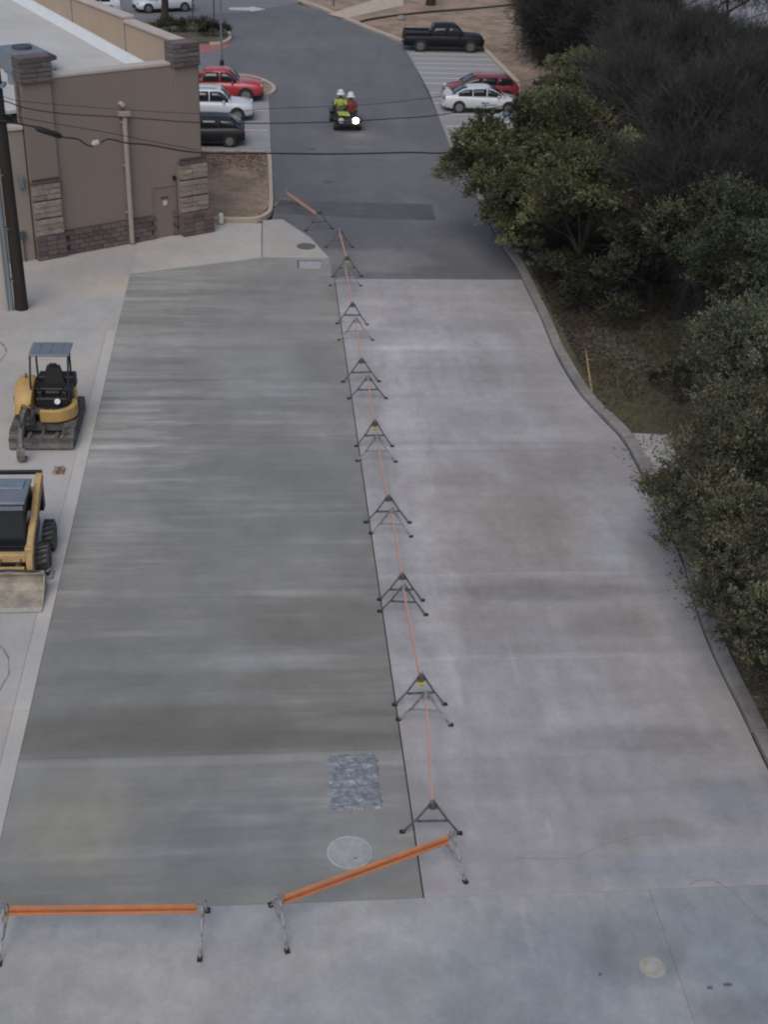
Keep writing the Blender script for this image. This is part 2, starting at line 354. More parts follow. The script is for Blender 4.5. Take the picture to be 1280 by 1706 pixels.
M['rock'] = mat("limestone_rock", (0.22, 0.195, 0.175), rough=.95, noises=(((5, 5, 5), .3, 5),), bump=((7, 7, 7), .6, .03))
M['rag'] = mat("dusty_rag", (0.30, 0.22, 0.17), (0.10, 0.075, 0.06), rough=.95, mixn=((6, 6, 6), .42, .58), noises=(((9, 9, 9), .25, 5),))

# ------------------------------------------------------------------ mesh building
class MB:
    def __init__(self):
        self.v, self.f = [], []
    def add(self, vs, fs, mx=None):
        o = len(self.v)
        for p in vs:
            p = Vector(p)
            if mx is not None:
                p = mx @ p
            self.v.append(tuple(p))
        for f in fs:
            self.f.append([i + o for i in f])
        return self
    def box(self, c, s, mx=None, rz=0.0, taper=1.0):
        hx, hy, hz = s[0] / 2, s[1] / 2, s[2] / 2
        vs = []
        for z, t in ((-hz, 1.0), (hz, taper)):
            for x, y in ((-hx, -hy), (hx, -hy), (hx, hy), (-hx, hy)):
                vs.append((x * t, y * t, z))
        loc = Matrix.Translation(c) @ Matrix.Rotation(rz, 4, 'Z')
        if mx is not None:
            loc = mx @ loc
        return self.add(vs, [(3, 2, 1, 0), (4, 5, 6, 7), (0, 1, 5, 4), (1, 2, 6, 5), (2, 3, 7, 6), (3, 0, 4, 7)], loc)
    def prism(self, prof, y0, y1, mx=None):
        """profile of (x,z) points extruded along y"""
        n = len(prof)
        a = sum(prof[i][0] * prof[(i + 1) % n][1] - prof[(i + 1) % n][0] * prof[i][1] for i in range(n))
        if a < 0:
            prof = prof[::-1]
        vs = [(x, y0, z) for x, z in prof] + [(x, y1, z) for x, z in prof]
        fs = [tuple(range(n)), tuple(range(2 * n - 1, n - 1, -1))]
        for i in range(n):
            j = (i + 1) % n
            fs.append((j, i, i + n, j + n))
        return self.add(vs, fs, mx)
    def tube(self, pts, r, n=8, mx=None, caps=True):
        pts = [Vector(p) for p in pts]
        rr = r if isinstance(r, (list, tuple)) else [r] * len(pts)
        vs, fs = [], []
        for i, p in enumerate(pts):
            d = (pts[min(i + 1, len(pts) - 1)] - pts[max(i - 1, 0)]).normalized()
            up = Vector((0, 0, 1)) if abs(d.z) < .9 else Vector((1, 0, 0))
            a = d.cross(up).normalized()
            b = d.cross(a)
            for k in range(n):
                t = 2 * math.pi * k / n
                vs.append(p + (a * math.cos(t) + b * math.sin(t)) * rr[i])
        for i in range(len(pts) - 1):
            for k in range(n):
                k2 = (k + 1) % n
                fs.append((i * n + k, i * n + k2, (i + 1) * n + k2, (i + 1) * n + k))
        if caps:
            fs.append(tuple(range(n - 1, -1, -1)))
            fs.append(tuple(range((len(pts) - 1) * n, len(pts) * n)))
        return self.add(vs, fs, mx)
    def lathe(self, prof, n=20, mx=None):
        """(r,z) profile round z"""
        vs, fs = [], []
        for r, z in prof:
            for k in range(n):
                t = 2 * math.pi * k / n
                vs.append((r * math.cos(t), r * math.sin(t), z))
        for i in range(len(prof) - 1):
            for k in range(n):
                k2 = (k + 1) % n
                fs.append((i * n + k, i * n + k2, (i + 1) * n + k2, (i + 1) * n + k))
        fs.append(tuple(range(n - 1, -1, -1)))
        fs.append(tuple(range((len(prof) - 1) * n, len(prof) * n)))
        return self.add(vs, fs, mx)
    def loft(self, rings, mx=None, caps=True):
        n = len(rings[0])
        vs = [p for r in rings for p in r]
        fs = []
        for i in range(len(rings) - 1):
            for k in range(n):
                k2 = (k + 1) % n
                fs.append((i * n + k, i * n + k2, (i + 1) * n + k2, (i + 1) * n + k))
        if caps:
            fs.append(tuple(range(n - 1, -1, -1)))
            fs.append(tuple(range((len(rings) - 1) * n, len(rings) * n)))
        return self.add(vs, fs, mx)
    def poly(self, pts, z0, z1):
        """ground polygon (x,y) as a slab with top z1"""
        n = len(pts)
        a = sum(pts[i][0] * pts[(i + 1) % n][1] - pts[(i + 1) % n][0] * pts[i][1] for i in range(n))
        if a < 0:
            pts = pts[::-1]
        vs = [(x, y, z0) for x, y in pts] + [(x, y, z1) for x, y in pts]
        fs = [tuple(range(n - 1, -1, -1)), tuple(range(n, 2 * n))]
        for i in range(n):
            j = (i + 1) % n
            fs.append((i, j, j + n, i + n))
        return self.add(vs, fs)
    def build(self, name, m, parent=None, smooth=False, bevel=0.0, seg=2, label=None, color=None):
        me = bpy.data.meshes.new(name)
        me.from_pydata(self.v, [], self.f)
        me.update()
        bm = bmesh.new()
        bm.from_mesh(me)
        bmesh.ops.recalc_face_normals(bm, faces=bm.faces)
        bm.to_mesh(me)
        bm.free()
        me.materials.append(m)
        o = bpy.data.objects.new(name, me)
        COL.objects.link(o)
        if parent is not None:
            o.parent = parent
        if smooth:
            for p in me.polygons:
                p.use_smooth = True
            if bevel == 0:
                me.set_sharp_from_angle(angle=R(40))
        if bevel:
            md = o.modifiers.new("bevel", 'BEVEL')
            md.width = bevel
            md.segments = seg
            md.limit_method = 'ANGLE'
            md.angle_limit = R(35)
            for p in me.polygons:
                p.use_smooth = True
            me.set_sharp_from_angle(angle=R(60))
        if label:
            o['label'] = label
        if color is not None:
            o.color = (*color, 1) if len(color) == 3 else color
        return o

def tag(o, label, cat, group=None):
    o['label'] = label
    o['category'] = cat
    if group:
        o['group'] = group
    return o

def thing(name, label, cat, loc=(0, 0, 0), rz=0.0, group=None):
    o = bpy.data.objects.new(name, None)
    o.empty_display_size = .3
    COL.objects.link(o)
    o.location = loc
    o.rotation_euler = (0, 0, rz)
    return tag(o, label, cat, group)

def struct(o):
    o['kind'] = 'structure'
    return o

def strip(path, w, z0, z1, side=1):
    """ring band of width w beside an open path; side=+1 to the right of travel. returns MB in short segments"""
    mb = MB()
    left, right = [], []
    P = [Vector((p[0], p[1])) for p in path]
    for i, p in enumerate(P):
        d = (P[min(i + 1, len(P) - 1)] - P[max(i - 1, 0)]).normalized()
        nrm = Vector((d.y, -d.x)) * side
        left.append(p)
        right.append(p + nrm * w)
    rings = [[(a.x, a.y, z0), (a.x, a.y, z1 - .02), (a.x + (b.x - a.x) * .1, a.y + (b.y - a.y) * .1, z1), (b.x, b.y, z1), (b.x, b.y, z0)]
             for a, b in zip(left, right)]
    mb.loft(rings)
    return mb

def densify(pts, n=4):
    """Catmull-Rom through the points"""
    out = []
    P = [Vector(p) for p in pts]
    for i in range(len(P) - 1):
        p0, p1, p2, p3 = P[max(i - 1, 0)], P[i], P[i + 1], P[min(i + 2, len(P) - 1)]
        for k in range(n):
            t = k / n
            out.append(0.5 * ((2 * p1) + (p2 - p0) * t + (2 * p0 - 5 * p1 + 4 * p2 - p3) * t * t + (3 * p1 - p0 - 3 * p2 + p3) * t ** 3))
    out.append(P[-1])
    return out

# ------------------------------------------------------------------ ground, roads, slabs
g = MB()
g.poly([(-500, -300), (500, -300), (500, 900), (-500, 900)], -.6, -.20)
struct(g.build("ground", M['ground']))

# bed below the slabs: shows only as the dark joints between them
struct(MB().poly([(-40, -30), (30, -30), (30, 57), (-40, 59)], -.19, -.03).build("slab_bed", M['joint']))

struct(MB().poly([(-.5, 51.3), (11.3, 51.3), (11.0, 56.5), (10.75, 62), (10.6, 71), (10.6, 98), (10.35, 100), (7.8, 105.6), (4.85, 112.7),
                  (1.5, 117), (-3, 122), (-45, 112), (-45, 88), (-3.5, 88), (0.62, 86), (.62, 60.2), (.5, 58.6), (-.5, 58.5)], -.19, -.006)
       .build("asphalt_road", M['asphalt']))
# cross street at the far left, paler
struct(MB().poly([(-60, 99), (-14, 102.6), (-6, 107.6), (-1, 110.5), (3.3, 115), (8, 128), (-60, 112)], -.1, .004)
       .build("cross_street", M['lot_asph']))
struct(MB().poly([(-60, 112.01), (8, 128.01), (10, 190), (-60, 190)], -.1, .002).build("far_street", M['asphalt']))
struct(MB().poly([(.75, 60.0), (.8, 61.9), (8.25, 61.55), (8.15, 59.15), (5, 59.35)], -.05, .005).build("asphalt_patch", M['patch']))

def panel_road(name, mkey, panels, gap=.006):
    root = bpy.data.objects.new(name, None)
    COL.objects.link(root)
    root['kind'] = 'structure'
    for pts, c in panels:
        cx = sum(p[0] for p in pts) / len(pts)
        cy = sum(p[1] for p in pts) / len(pts)
        q = []
        for x, y in pts:
            q.append((x - math.copysign(gap, x - cx), y - math.copysign(gap, y - cy)))
        MB().poly(q, -.15, 0.0).build("slab_panel", M[mkey], root, color=(c * 1.0, c * 1.0, c * 1.0))
    return root

XL, XR = -5.35, 3.03
newp = []
ys = [17.95, 22.3, 28.4, 33.9, 39.68, 45.1]
tones = [1.03, .90, .965, .985, 1.02]
for i in range(5):
    newp.append(([(XL, ys[i]), (XR - .025, ys[i]), (XR - .025, ys[i + 1]), (XL, ys[i + 1])], tones[i]))
newp.append(([(XL, 45.1), (XR - .025, 45.1), (XR - .025, 51.75), (XL, 51.75)], 1.05))
newp.append(([(XL, 51.75), (2.93, 51.75), (2.93, 53.85), (.06, 53.9), (-5.3, 51.85)], 1.10))
panel_road("new_concrete_lane", 'new_conc', newp)
# pale apron between the lane and the shop
panel_road("concrete_apron", 'yard_conc', [
    ([(-5.35, 51.9), (.03, 53.93), (.03, 56.6), (.06, 58.5), (-2.0, 58.5), (-6.2, 56.3), (-5.33, 55.3)], 1.0),
    ([(.06, 53.95), (2.93, 53.9), (2.2, 56.6), (1.0, 59.1), (.1, 58.9)], .88)])
oldp = []
yo = [17.95, 21.9, 25.6, 29.2, 33.1, 36.9, 40.9, 44.4, 47.9, 51.47]
to = [.93, .99, .94, 1.0, .97, 1.03, 1.0, 1.05, .98]
for i in range(9):
    oldp.append(([(XR, yo[i]), (12.2, yo[i]), (12.2, yo[i + 1]), (XR, yo[i + 1])], to[i]))
panel_road("old_concrete_lane", 'old_conc', oldp, .003)
panel_road("foreground_concrete_slab", 'front_conc', [
    ([(-5.3, 2), (7.5, 2), (7.5, 17.95), (-5.3, 17.95)], 1.0),
    ([(7.5, 2), (20, 2), (20, 17.95), (7.5, 17.95)], .98), ([(-9.5, 2), (-5.3, 2), (-5.3, 17.95), (-9.5, 17.95)], .95)], .003)
yard = []
for (x0, x1, y0, y1, c) in ((-9.5, -5.72, 17.95, 23.96, .92), (-9.5, -5.72, 23.96, 31.0, .98), (-9.5, -5.72, 31.0, 38.4, 1.02),
                            (-9.5, -5.72, 38.4, 46.0, .98), (-5.735, XL, 17.95, 23.96, 1.0), (-5.735, XL, 23.96, 31.0, 1.06), (-5.735, XL, 31.0, 38.4, 1.12), (-5.735, XL, 38.4, 46.0, 1.08), (-16, -9.5, 2, 17.95, .95), (-16, -9.5, 17.95, 31, 1.0),
                            (-16, -9.5, 31, 46, 1.0)):
    yard.append(([(x0, y0), (x1, y0), (x1, y1), (x0, y1)], c))
yard.append(([(-16, 46.0), (XL, 46.0), (-5.33, 55.3), (-6.2, 56.3), (-16, 51.5)], .94))
panel_road("yard_pavement", 'yard_conc', yard, .004)

# right kerb and raised verge
kerb_pts = densify([(10.45, 71), (10.55, 62), (10.62, 56.0), (10.84, 53), (10.85, 49.9), (10.85, 47.3), (10.76, 43.8), (10.89, 40.8), (11.26, 38.65),
                    (11.6, 36.9), (11.62, 34.4), (11.6, 31.9), (11.5, 29.6), (11.2, 27.2), (11.08, 25.4), (11.07, 22.5), (11.05, 20.5), (11.05, 2)], 3)
kerb_root = bpy.data.objects.new("kerb", None)
COL.objects.link(kerb_root)
kerb_root['kind'] = 'structure'
kp = [(p.x, p.y) for p in [Vector((q[0], q[1], 0)) for q in kerb_pts]]
for i in range(0, len(kp) - 1, 3):
    seg = kp[i:i + 4]
    if len(seg) > 1:
        seg = [Vector(s) for s in seg]
        d = (seg[-1] - seg[-2]).normalized()
        seg[-1] = seg[-1] - d * .015
        j = random.uniform(-.025, .025)
        seg = [(s.x + .05 + j, s.y) for s in seg]
        strip(seg, .34, -.18, .15 + random.uniform(-.015, .015), side=-1).build("kerb_stone", M['curb'], kerb_root)
struct(strip([(a + .0, b) for a, b in kp], .10, -.1, .006, side=-1).build("kerb_gap", M['joint']))
verge_edge = [(a + .34, b) for a, b in kp]
# verge: gently uneven sheet
def verge_sheet():
    xs = list(np.arange(0, 70, .5)) + [80, 120, 200]
    vs, fs = [], []
    rows = []
    ed = sorted(verge_edge, key=lambda p: p[1])
    eyv = np.array([p[1] for p in ed]); exv = np.array([p[0] for p in ed])
    yy = np.arange(2, 71.01, .5)
    for y in yy:
        e = float(np.interp(y, eyv, exv))
        row = []
        for x in xs:
            z = .12 + .05 * math.sin(x * 1.3 + y * .7) * min(1, x / 2) + .04 * math.sin(x * .5 - y * 1.1) * min(1, x / 2)
            row.append(len(vs)); vs.append((e + x, y, z))
        rows.append(row)
    for a, b in zip(rows[:-1], rows[1:]):
        for i in range(len(xs) - 1):
            fs.append((a[i], a[i + 1], b[i + 1], b[i]))
    return MB().add(vs, fs)
struct(verge_sheet().build("verge", M['verge'], smooth=True))
# concrete flume behind the kerb
fl = MB()
fl.poly([(11.98, 37.1), (13.1, 37.0), (12.9, 34.6), (12.05, 34.6)], .0, .20)
struct(fl.build("drain_flume", M['flume']))

# far verge (right, beyond the car park) and car park
struct(MB().poly([(10.45, 71.01), (16.2, 71.01), (16.2, 84), (16.75, 87.5), (16.15, 98), (16.0, 99.8), (10.45, 99.8), (10.75, 85)], -.18, .005)
       .build("car_park_right", M['lot_conc']))
struct(MB().poly([(16.5, 71.0), (200, 71.0), (260, 300), (6, 300), (1.5, 120), (4.95, 113.3), (8.1, 105.7), (10.6, 100.3), (16.3, 100.3), (16.45, 98), (17.05, 87.5), (16.5, 84)],
                 -.18, .11).build("far_verge", M['island']))
strip([(1.3, 120), (4.85, 112.9), (7.9, 105.5), (10.47, 100.0), (16.1, 100.0), (16.1, 98), (16.75, 87.5), (16.2, 84), (16.2, 71)], .3, -.1, .15, side=-1) \
    .build("far_kerb", M['curb_tan'])['kind'] = 'structure'
struct(MB().poly([(5.6, 109.8), (6.9, 108.2), (12, 114.5), (13.5, 130), (10, 130), (9.6, 116.5)], .05, .125).build("dirt_path", M['curb_tan']))
struct(MB().poly([(27, 92), (40, 86), (60, 90), (90, 200), (42, 200), (30, 120)], .05, .13).build("rear_street", M['lot_conc']))

# left side: planted island, car park, small islands
isl = [(-2.0, 58.75), (-.15, 58.95), (.35, 59.6), (.6, 60.8), (.6, 70.0), (-7.0, 70.0), (-7, 65), (-3.2, 58.6)]
struct(MB().poly([(-2.2, 59.0), (-.2, 59.2), (.2, 59.8), (.4, 60.8), (.4, 69.2), (.2, 69.6), (-.1, 69.8), (-9.5, 69.8), (-6.2, 64.5), (-3.0, 58.9)], -.1, .11)
       .build("island_soil", M['island']))
strip(densify([(-2.2, 58.72), (-1.0, 58.72), (-.15, 58.85), (.38, 59.5), (.60, 60.7), (.62, 65), (.61, 69.2), (.45, 69.8), (0, 69.98), (-4, 69.98), (-9.5, 69.98)], 3), .2, -.1, .15, side=-1) \
    .build("island_kerb", M['curb_tan'])['kind'] = 'structure'
struct(MB().poly([(-9, 70.01), (.6, 70.01), (.6, 84.6), (-3, 85), (-9, 90)], -.15, .005).build("car_park_left", M['lot_conc']))
b_is = densify([(-2.6, 87.8), (-.9, 87.9), (.2, 86.9), (.95, 85.2), (1.0, 83.6), (.45, 82.6), (-.3, 82.7)], 4)
struct(MB().poly([(-2.6, 87.7), (-.9, 87.75), (.2, 86.7), (.85, 85.2), (.85, 83.7), (.35, 82.8), (-.4, 83.0), (-2.6, 85.2)], -.1, .115)
       .build("small_island_soil", M['island']))
strip(b_is, .22, -.1, .16, side=1).build("small_island_kerb", M['curb_tan'])['kind'] = 'structure'
c_is = [(-12, 104.6), (-7.6, 104.9), (-3.4, 103.6), (-2.3, 101.5), (-2.2, 99.3), (-2.8, 97.9), (-6, 98.2), (-12, 99.5)]
struct(MB().poly(c_is, -.1, .13).build("planter_soil", M['verge']))
strip(densify([(-8, 105.1), (-5.2, 104.9), (-3.2, 103.8), (-2.1, 101.7), (-1.95, 99.3), (-2.5, 97.8), (-3.4, 97.4)], 4), .25, -.1, .17, side=1) \
    .build("planter_kerb", M['curb_tan'])['kind'] = 'structure'
struct(MB().poly([(-4.9, 93.6), (-2.5, 96.2), (-1.9, 97.6), (-4.4, 97.5), (-8, 97.0), (-8, 93)], -.1, .01).build("fire_lane_paving", M['red_paint']))
struct(MB().poly([(-8, 89), (-2.9, 88.4), (-2.4, 93.4), (-2.6, 95.8), (-8, 92.8)], -.1, .006).build("side_walk", M['lot_asph']))

# painted marks
mk = []
for i, y in enumerate((73.4, 76.15, 78.9, 81.6, 84.3, 86.9, 88.4, 89.9, 91.4, 92.9, 94.4, 95.9)):
    x1 = 16.0 if y < 80 else 16.3
    MBs = MB().poly([(10.75, y), (x1, y), (x1, y + .16), (10.75, y + .16)], -.02, .009)
    o = MBs.build("bay_line", M['paint']); struct(o)
for y in (74.6, 79.1):
    struct(MB().poly([(-5, y), (.45, y), (.45, y + .13), (-5, y + .13)], -.02, .009).build("bay_line", M['paint']))
struct(MB().poly([(-2.3, 111.2), (-.6, 111.1), (-.6, 110.7), (.6, 111.8), (-.6, 113.0), (-.6, 112.5), (-2.3, 112.2)], -.02, .009)
       .build("lane_arrow", M['paint']))

# ------------------------------------------------------------------ shop building
AX, AY, TH = -9.3, 53.5, R(31)
def bx_world(s, t, z=0.0):
    return (AX + s * math.cos(TH) - t * math.sin(TH), AY + s * math.sin(TH) + t * math.cos(TH), z)
shop = thing("shop_building", "taupe stuccoed shop with white flat roof and stone faced corner pilasters", "building", (AX, AY, 0), TH)
# local frame: x along the rear wall, y into the building
MB().box((3.95, .3, 3.62), (7.9, .6, 7.22)).build("rear_wall", M['stucco'], shop)
w = MB(); w.box((7.64, 9.9, 3.15), (.36, 18.6, 6.3)).build("side_wall", M['stucco'], shop)
MB().box((7.62, 3.2, 7.1), (.40, 5.2, 1.6)).box((7.62, 12.5, 7.2), (.40, 13.4, 1.72)).build("parapet_wall", M['stucco_lt'], shop)
MB().box((7.62, 3.2, 7.95), (.56, 5.25, .12)).build("coping", M['coping'], shop, bevel=.02)
MB().box((7.62, 12.5, 8.12), (.56, 13.4, .12)).build("coping", M['coping'], shop, bevel=.02)
MB().box((3.9, .28, 7.29), (7.4, .62, .13)).build("coping", M['coping'], shop, bevel=.02)
MB().box((7.405, 5.85, 7.2), (.03, .05, 1.3)).build("control_joint", M['stucco'], shop)
MB().box((7.405, 11.5, 7.3), (.03, .05, 1.3)).build("control_joint", M['stucco'], shop)
r_ = MB(); r_.prism([(.61, 6.02), (.61, 5.9), (19, 6.9), (19, 7.02)], -9.0, 7.41, Matrix(((0, 1, 0, 0), (1, 0, 0, 0), (0, 0, 1, 0), (0, 0, 0, 1))))
r_.build("roof", M['membrane'], shop)
c_ = MB(); c_.loft([[(6.98, .62, 6.03), (7.34, .62, 6.36), (7.42, .62, 6.36), (7.42, .62, 6.0)], [(6.98, 19, 7.03), (7.34, 19, 7.36), (7.42, 19, 7.36), (7.42, 19, 7.0)]])
c_.build("roof_upstand", M['membrane_lt'], shop)
MB().box((3.6, .72, 6.5), (7.2, .18, .9)).build("roof_upstand", M['membrane_lt'], shop)
# left wing, lower
wing_dir = Vector((-10.71 + 9.3, 52.83 - 53.5, 0)).normalized()
ang = math.atan2(-wing_dir.y, -wing_dir.x) - TH
wm = Matrix.Rotation(ang, 4, 'Z')
MB().box((-6.0, .25, 2.7), (11.9, .45, 5.4), wm).build("wing_wall", M['stucco_wing'], shop)
MB().box((-6.0, .25, 5.46), (11.9, .6, .12), wm).build("wing_coping", M['coping'], shop)
MB().box((-6.0, 4.5, 5.25), (12.4, 8.0, .12), wm).build("wing_roof", M['membrane_lt'], shop)
MB().box((-.35, -.08, 3.35), (.16, .14, .5), wm).build("meter_box", M['hvac'], shop, bevel=.01)
MB().box((-.5, -.08, 1.15), (.2, .14, .3), wm).build("meter_box", M['hvac_dk'], shop, bevel=.01)
MB().tube([(-.5, -.06, 1.0), (-.5, -.06, .02)], .03, 6, wm).build("meter_pipe", M['hvac_dk'], shop)
# wainscot of split face blocks
wain = MB().box((3.37, -.045, .53), (4.06, .085, 1.04)).build("wainscot", M['mortar'], shop)
bm_ = MB().box((0, 0, 0), (.405, .07, .185)).build("block", M['block'], wain)
bmesh_data = bm_.data
first = True
for r in range(5):
    x = 1.36 + (.2 if r % 2 else 0)
    while x < 6.5:
        if not (5.42 < x + .2 < 6.62):
            o = bm_ if first else bm_.copy()
            if not first:
                COL.objects.link(o)
            o.parent = wain
            first = False
            o.location = (x + .1, -.115 + random.uniform(-.012, .012), .11 + r * .205)
            c = random.uniform(.75, 1.3)
            o.color = (c, c * random.uniform(.94, 1.04), c, 1)
        x += .425
wain['label'] = "purple brown split face block wainscot"
# pilasters
def pilaster(x0, x1, d, bx0, bx1, bd, sx0, sx1, sd):
    p = MB().box(((x0 + x1) / 2, -d / 2 + .2, 3.6), (x1 - x0, d + .4, 7.2)).build("pilaster", M['stucco'], shop)
    # base
    MB().box(((bx0 + bx1) / 2, -bd / 2, .5), (bx1 - bx0, bd, 1.0)).build("pilaster_base", M['block'], p, bevel=.02)
    n = max(2, int((bx1 - bx0) / .42))
    for r in range(5):
        for k in range(n):
            wdt = (bx1 - bx0) / n
            c = random.uniform(.75, 1.25)
            MB().box((bx0 + wdt * (k + .5), -bd - .02 - random.uniform(0, .015), .1 + r * .2), (wdt - .02, .05, .18)).build("block", M['block'], p, color=(c, c, c))
    # ledgestone column
    MB().box(((sx0 + sx1) / 2, -sd / 2, 2.19), (sx1 - sx0 - .06, sd - .04, 2.36)).build("stone_backing", M['mortar'], p)
    z = 1.03
    for band in range(3):
        for r in range(3):
            hh = random.uniform(.21, .245)
            split = random.uniform(.35, .65)
            for k in range(2):
                a = sx0 + (0 if k == 0 else split * (sx1 - sx0)) + .006
                b = sx0 + (split * (sx1 - sx0) if k == 0 else sx1 - sx0) - .006
                c = random.uniform(.82, 1.2)
                MB().box(((a + b) / 2, -sd / 2 - random.uniform(0, .03), z + hh / 2), (b - a, sd + .02, hh - .015)) \
                    .build("stone", M['stone'], p, bevel=.015, seg=1, color=(c, c * .985, c * .96))
            z += hh
        z += .055 if band < 2 else 0
    MB().box(((sx0 + sx1) / 2, -sd / 2, z + .05), (sx1 - sx0 + .08, sd + .1, .09)).build("stone_ledge", M['stone_cap'], p, bevel=.01, color=(.8, .8, .8))
    # cap
    cx0, cx1, cd = x0 - .06, x1 + .06, d + .1
    MB().box(((cx0 + cx1) / 2, -cd / 2 + .25, 7.66), (cx1 - cx0 - .05, cd + .45, .92)).build("cap_core", M['mortar'], p)
    z = 7.2
    for r in range(5):
        hh = .18
        split = random.uniform(.3, .7)
        for k in range(2):
            a = cx0 + (0 if k == 0 else split * (cx1 - cx0)) + .006
            b = cx0 + (split * (cx1 - cx0) if k == 0 else cx1 - cx0) - .006
            c = random.uniform(.75, 1.3)
            MB().box(((a + b) / 2, -cd / 2 + .22 - random.uniform(0, .03), z + hh / 2), (b - a, cd + .5, hh - .02)) \
                .build("cap_stone", M['stone_cap'], p, bevel=.012, seg=1, color=(c, c, c))
        z += hh
    MB().box(((cx0 + cx1) / 2, -cd / 2 + .22, z + .02), (cx1 - cx0, cd + .5, .05)).build("cap_slab", M['stone_cap'], p, bevel=.01, color=(1.1, 1.05, 1.05))
    return p
pilaster(0, 1.22, .14, -.02, 1.26, .22, .02, 1.22, .2)
pilaster(6.62, 7.75, .2, 6.62, 8.15, .5, 6.66, 7.98, .36)
MB().box((1.26, -.012, 5.2), (.06, .03, 3.6)).build("control_joint", M['stucco_wing'], shop)
MB().box((6.58, -.012, 5.0), (.06, .03, 4.0)).build("control_joint", M['stucco_wing'], shop)
# door
d_ = MB().box((5.98, -.035, 1.12), (1.0, .05, 2.2)).build("door", M['door'], shop, bevel=.008)
MB().box((6.38, -.085, 1.05), (.05, .05, .14)).build("handle", M['iron'], d_)
MB().box((5.98, -.066, 1.75), (.34, .012, .10)).build("sign_plate", M['hvac_dk'], d_)
MB().box((6.0, -.066, 1.52), (.20, .012, .20)).build("sign_plate", M['paint'], d_, label="small pale sign on door")
MB().box((5.445, -.04, 1.14), (.07, .1, 2.28)).box((6.515, -.04, 1.14), (.07, .1, 2.28)).box((5.98, -.04, 2.26), (1.0, .1, .07)).build("door_frame", M['door'], shop)
MB().box((6.50, -.06, 2.55), (.14, .12, .16)).build("wall_lamp", M['black'], shop, bevel=.01)
# downpipe with a hopper
dp = MB().tube([(4.28, -.20, 5.45), (4.28, -.20, .1), (4.28, -.30, .02)], .115, 10).build("downpipe", M['downpipe'], shop, smooth=True)
MB().box((4.28, -.17, 5.55), (.46, .30, .2), taper=1.0).build("hopper", M['downpipe'], dp, bevel=.02)
for z in (1.4, 3.4, 5.2):
    MB().box((4.28, -.1, z), (.30, .2, .05)).build("pipe_bracket", M['downpipe'], dp)
MB().tube([(4.2, -.03, 5.95), (4.2, -.28, 5.95)], .09, 10).build("overflow_spout", M['coping'], shop, smooth=True)

# roof equipment
ac = thing("air_conditioner", "grey blue rooftop air conditioning unit behind the utility pole", "air conditioner", (-10.1, 59.6, 6.15), TH)
MB().box((0, 0, .62), (1.5, 1.9, .95)).build("casing", M['hvac'], ac, bevel=.03)
MB().box((0, 0, .08), (1.6, 2.0, .16)).build("curb_frame", M['hvac_dk'], ac)
MB().prism([(.75, .95), (1.25, .80), (1.25, .65), (.75, .55)], -.7, .7).build("intake_hood", M['hvac_dk'], ac)
MB().lathe([(.42, 1.10), (.42, 1.2), (.34, 1.22)], 18).build("fan_guard", M['hvac_dk'], ac)
for k in range(5):
    MB().box((0, -.955, .3 + k * .15), (1.2, .03, .05)).build("louvre", M['hvac_dk'], ac)
ac2 = thing("duct_box", "pale blue duct box standing in front of the rooftop unit", "duct", (-10.15, 57.6, 6.1), TH)
MB().box((0, 0, .3), (.5, .5, .6)).build("casing", M['conduit'], ac2, bevel=.02)
MB().box((0, 0, .63), (.58, .58, .06)).build("lid", M['hvac'], ac2)
vp = thing("roof_vent_pipe", "small forked grey vent pipe by the stone corner cap", "vent pipe", (-8.35, 56.4, 6.1), TH)
MB().tube([(0, 0, 0), (0, 0, .55), (.08, 0, 1.0)], [.07, .06, .03], 8).build("pipe", M['hvac_dk'], vp, smooth=True)
MB().tube([(-.16, -.1, .05), (-.12, -.05, .4), (0, 0, .55), (.12, .05, .4), (.16, .1, .05)], .035, 6).build("bracket", M['hvac'], vp, smooth=True)
for (x, y, s, lb) in ((-9.75, 54.9, .35, "small dark vent box nearest the edge of the low wing roof"),
                      (-10.1, 56.6, .3, "small dark vent box farther back on the low wing roof")):
    t = thing("roof_vent", lb, "roof vent", (x, y, 5.3), .3)
    MB().box((0, 0, .12), (s, s, .24)).build("base", M['hvac'], t)
    MB().box((0, 0, .27), (s * 1.25, s * 1.25, .06)).build("cap", M['hvac_dk'], t)
sp = thing("splash_block", "white bollard stub at the stone corner of the shop", "bollard", (-1.78, 58.35, 0), 0)
MB().lathe([(.13, 0), (.13, .42), (.08, .5)], 12).build("post", M['paint'], sp, smooth=True)
MB().lathe([(.18, 0), (.18, .04)], 12).build("footing", M['curb'], sp)
sp.name = "bollard"

# ------------------------------------------------------------------ utility pole and cables
pole = thing("utility_pole", "dark creosoted utility pole with pale conduit risers beside the shop", "utility pole", (-9.12, 48.07, 0))
MB().tube([(0, 0, -.15), (0, 0, 3), (-.02, 0, 8), (-.05, 0, 13.5)], [.25, .225, .19, .16], 14).build("pole_shaft", M['pole'], pole, smooth=True)
MB().tube([(-.36, -.12, 0), (-.36, -.12, 4), (-.38, -.1, 12)], .10, 8).build("conduit", M['conduit'], pole, smooth=True)
MB().tube([(-.52, -.2, 0), (-.52, -.2, 2.5), (-.52, -.2, 3.3)], .085, 8).build("riser_guard", M['conduit_tan'], pole, smooth=True)
for z in (1.2, 3.2, 5.2, 7.2):
    MB().box((-.2, -.08, z), (.5, .2, .05)).build("conduit_strap", M['iron'], pole)
MB().box((0, 0, 8.35), (.56, .56, .10)).build("steel_band", M['conduit'], pole)
MB().tube([(-1.0, 0, 12.4), (1.0, 0, 12.4)], .06, 6).build("cross_arm", M['pole'], pole)
for x in (-.8, 0, .8):
    MB().lathe([(.05, 12.46), (.08, 12.52), (.05, 12.6), (.07, 12.66), (.03, 12.72)], 8, Matrix.Translation((x, 0, 0))).build("insulator", M['paint'], pole)

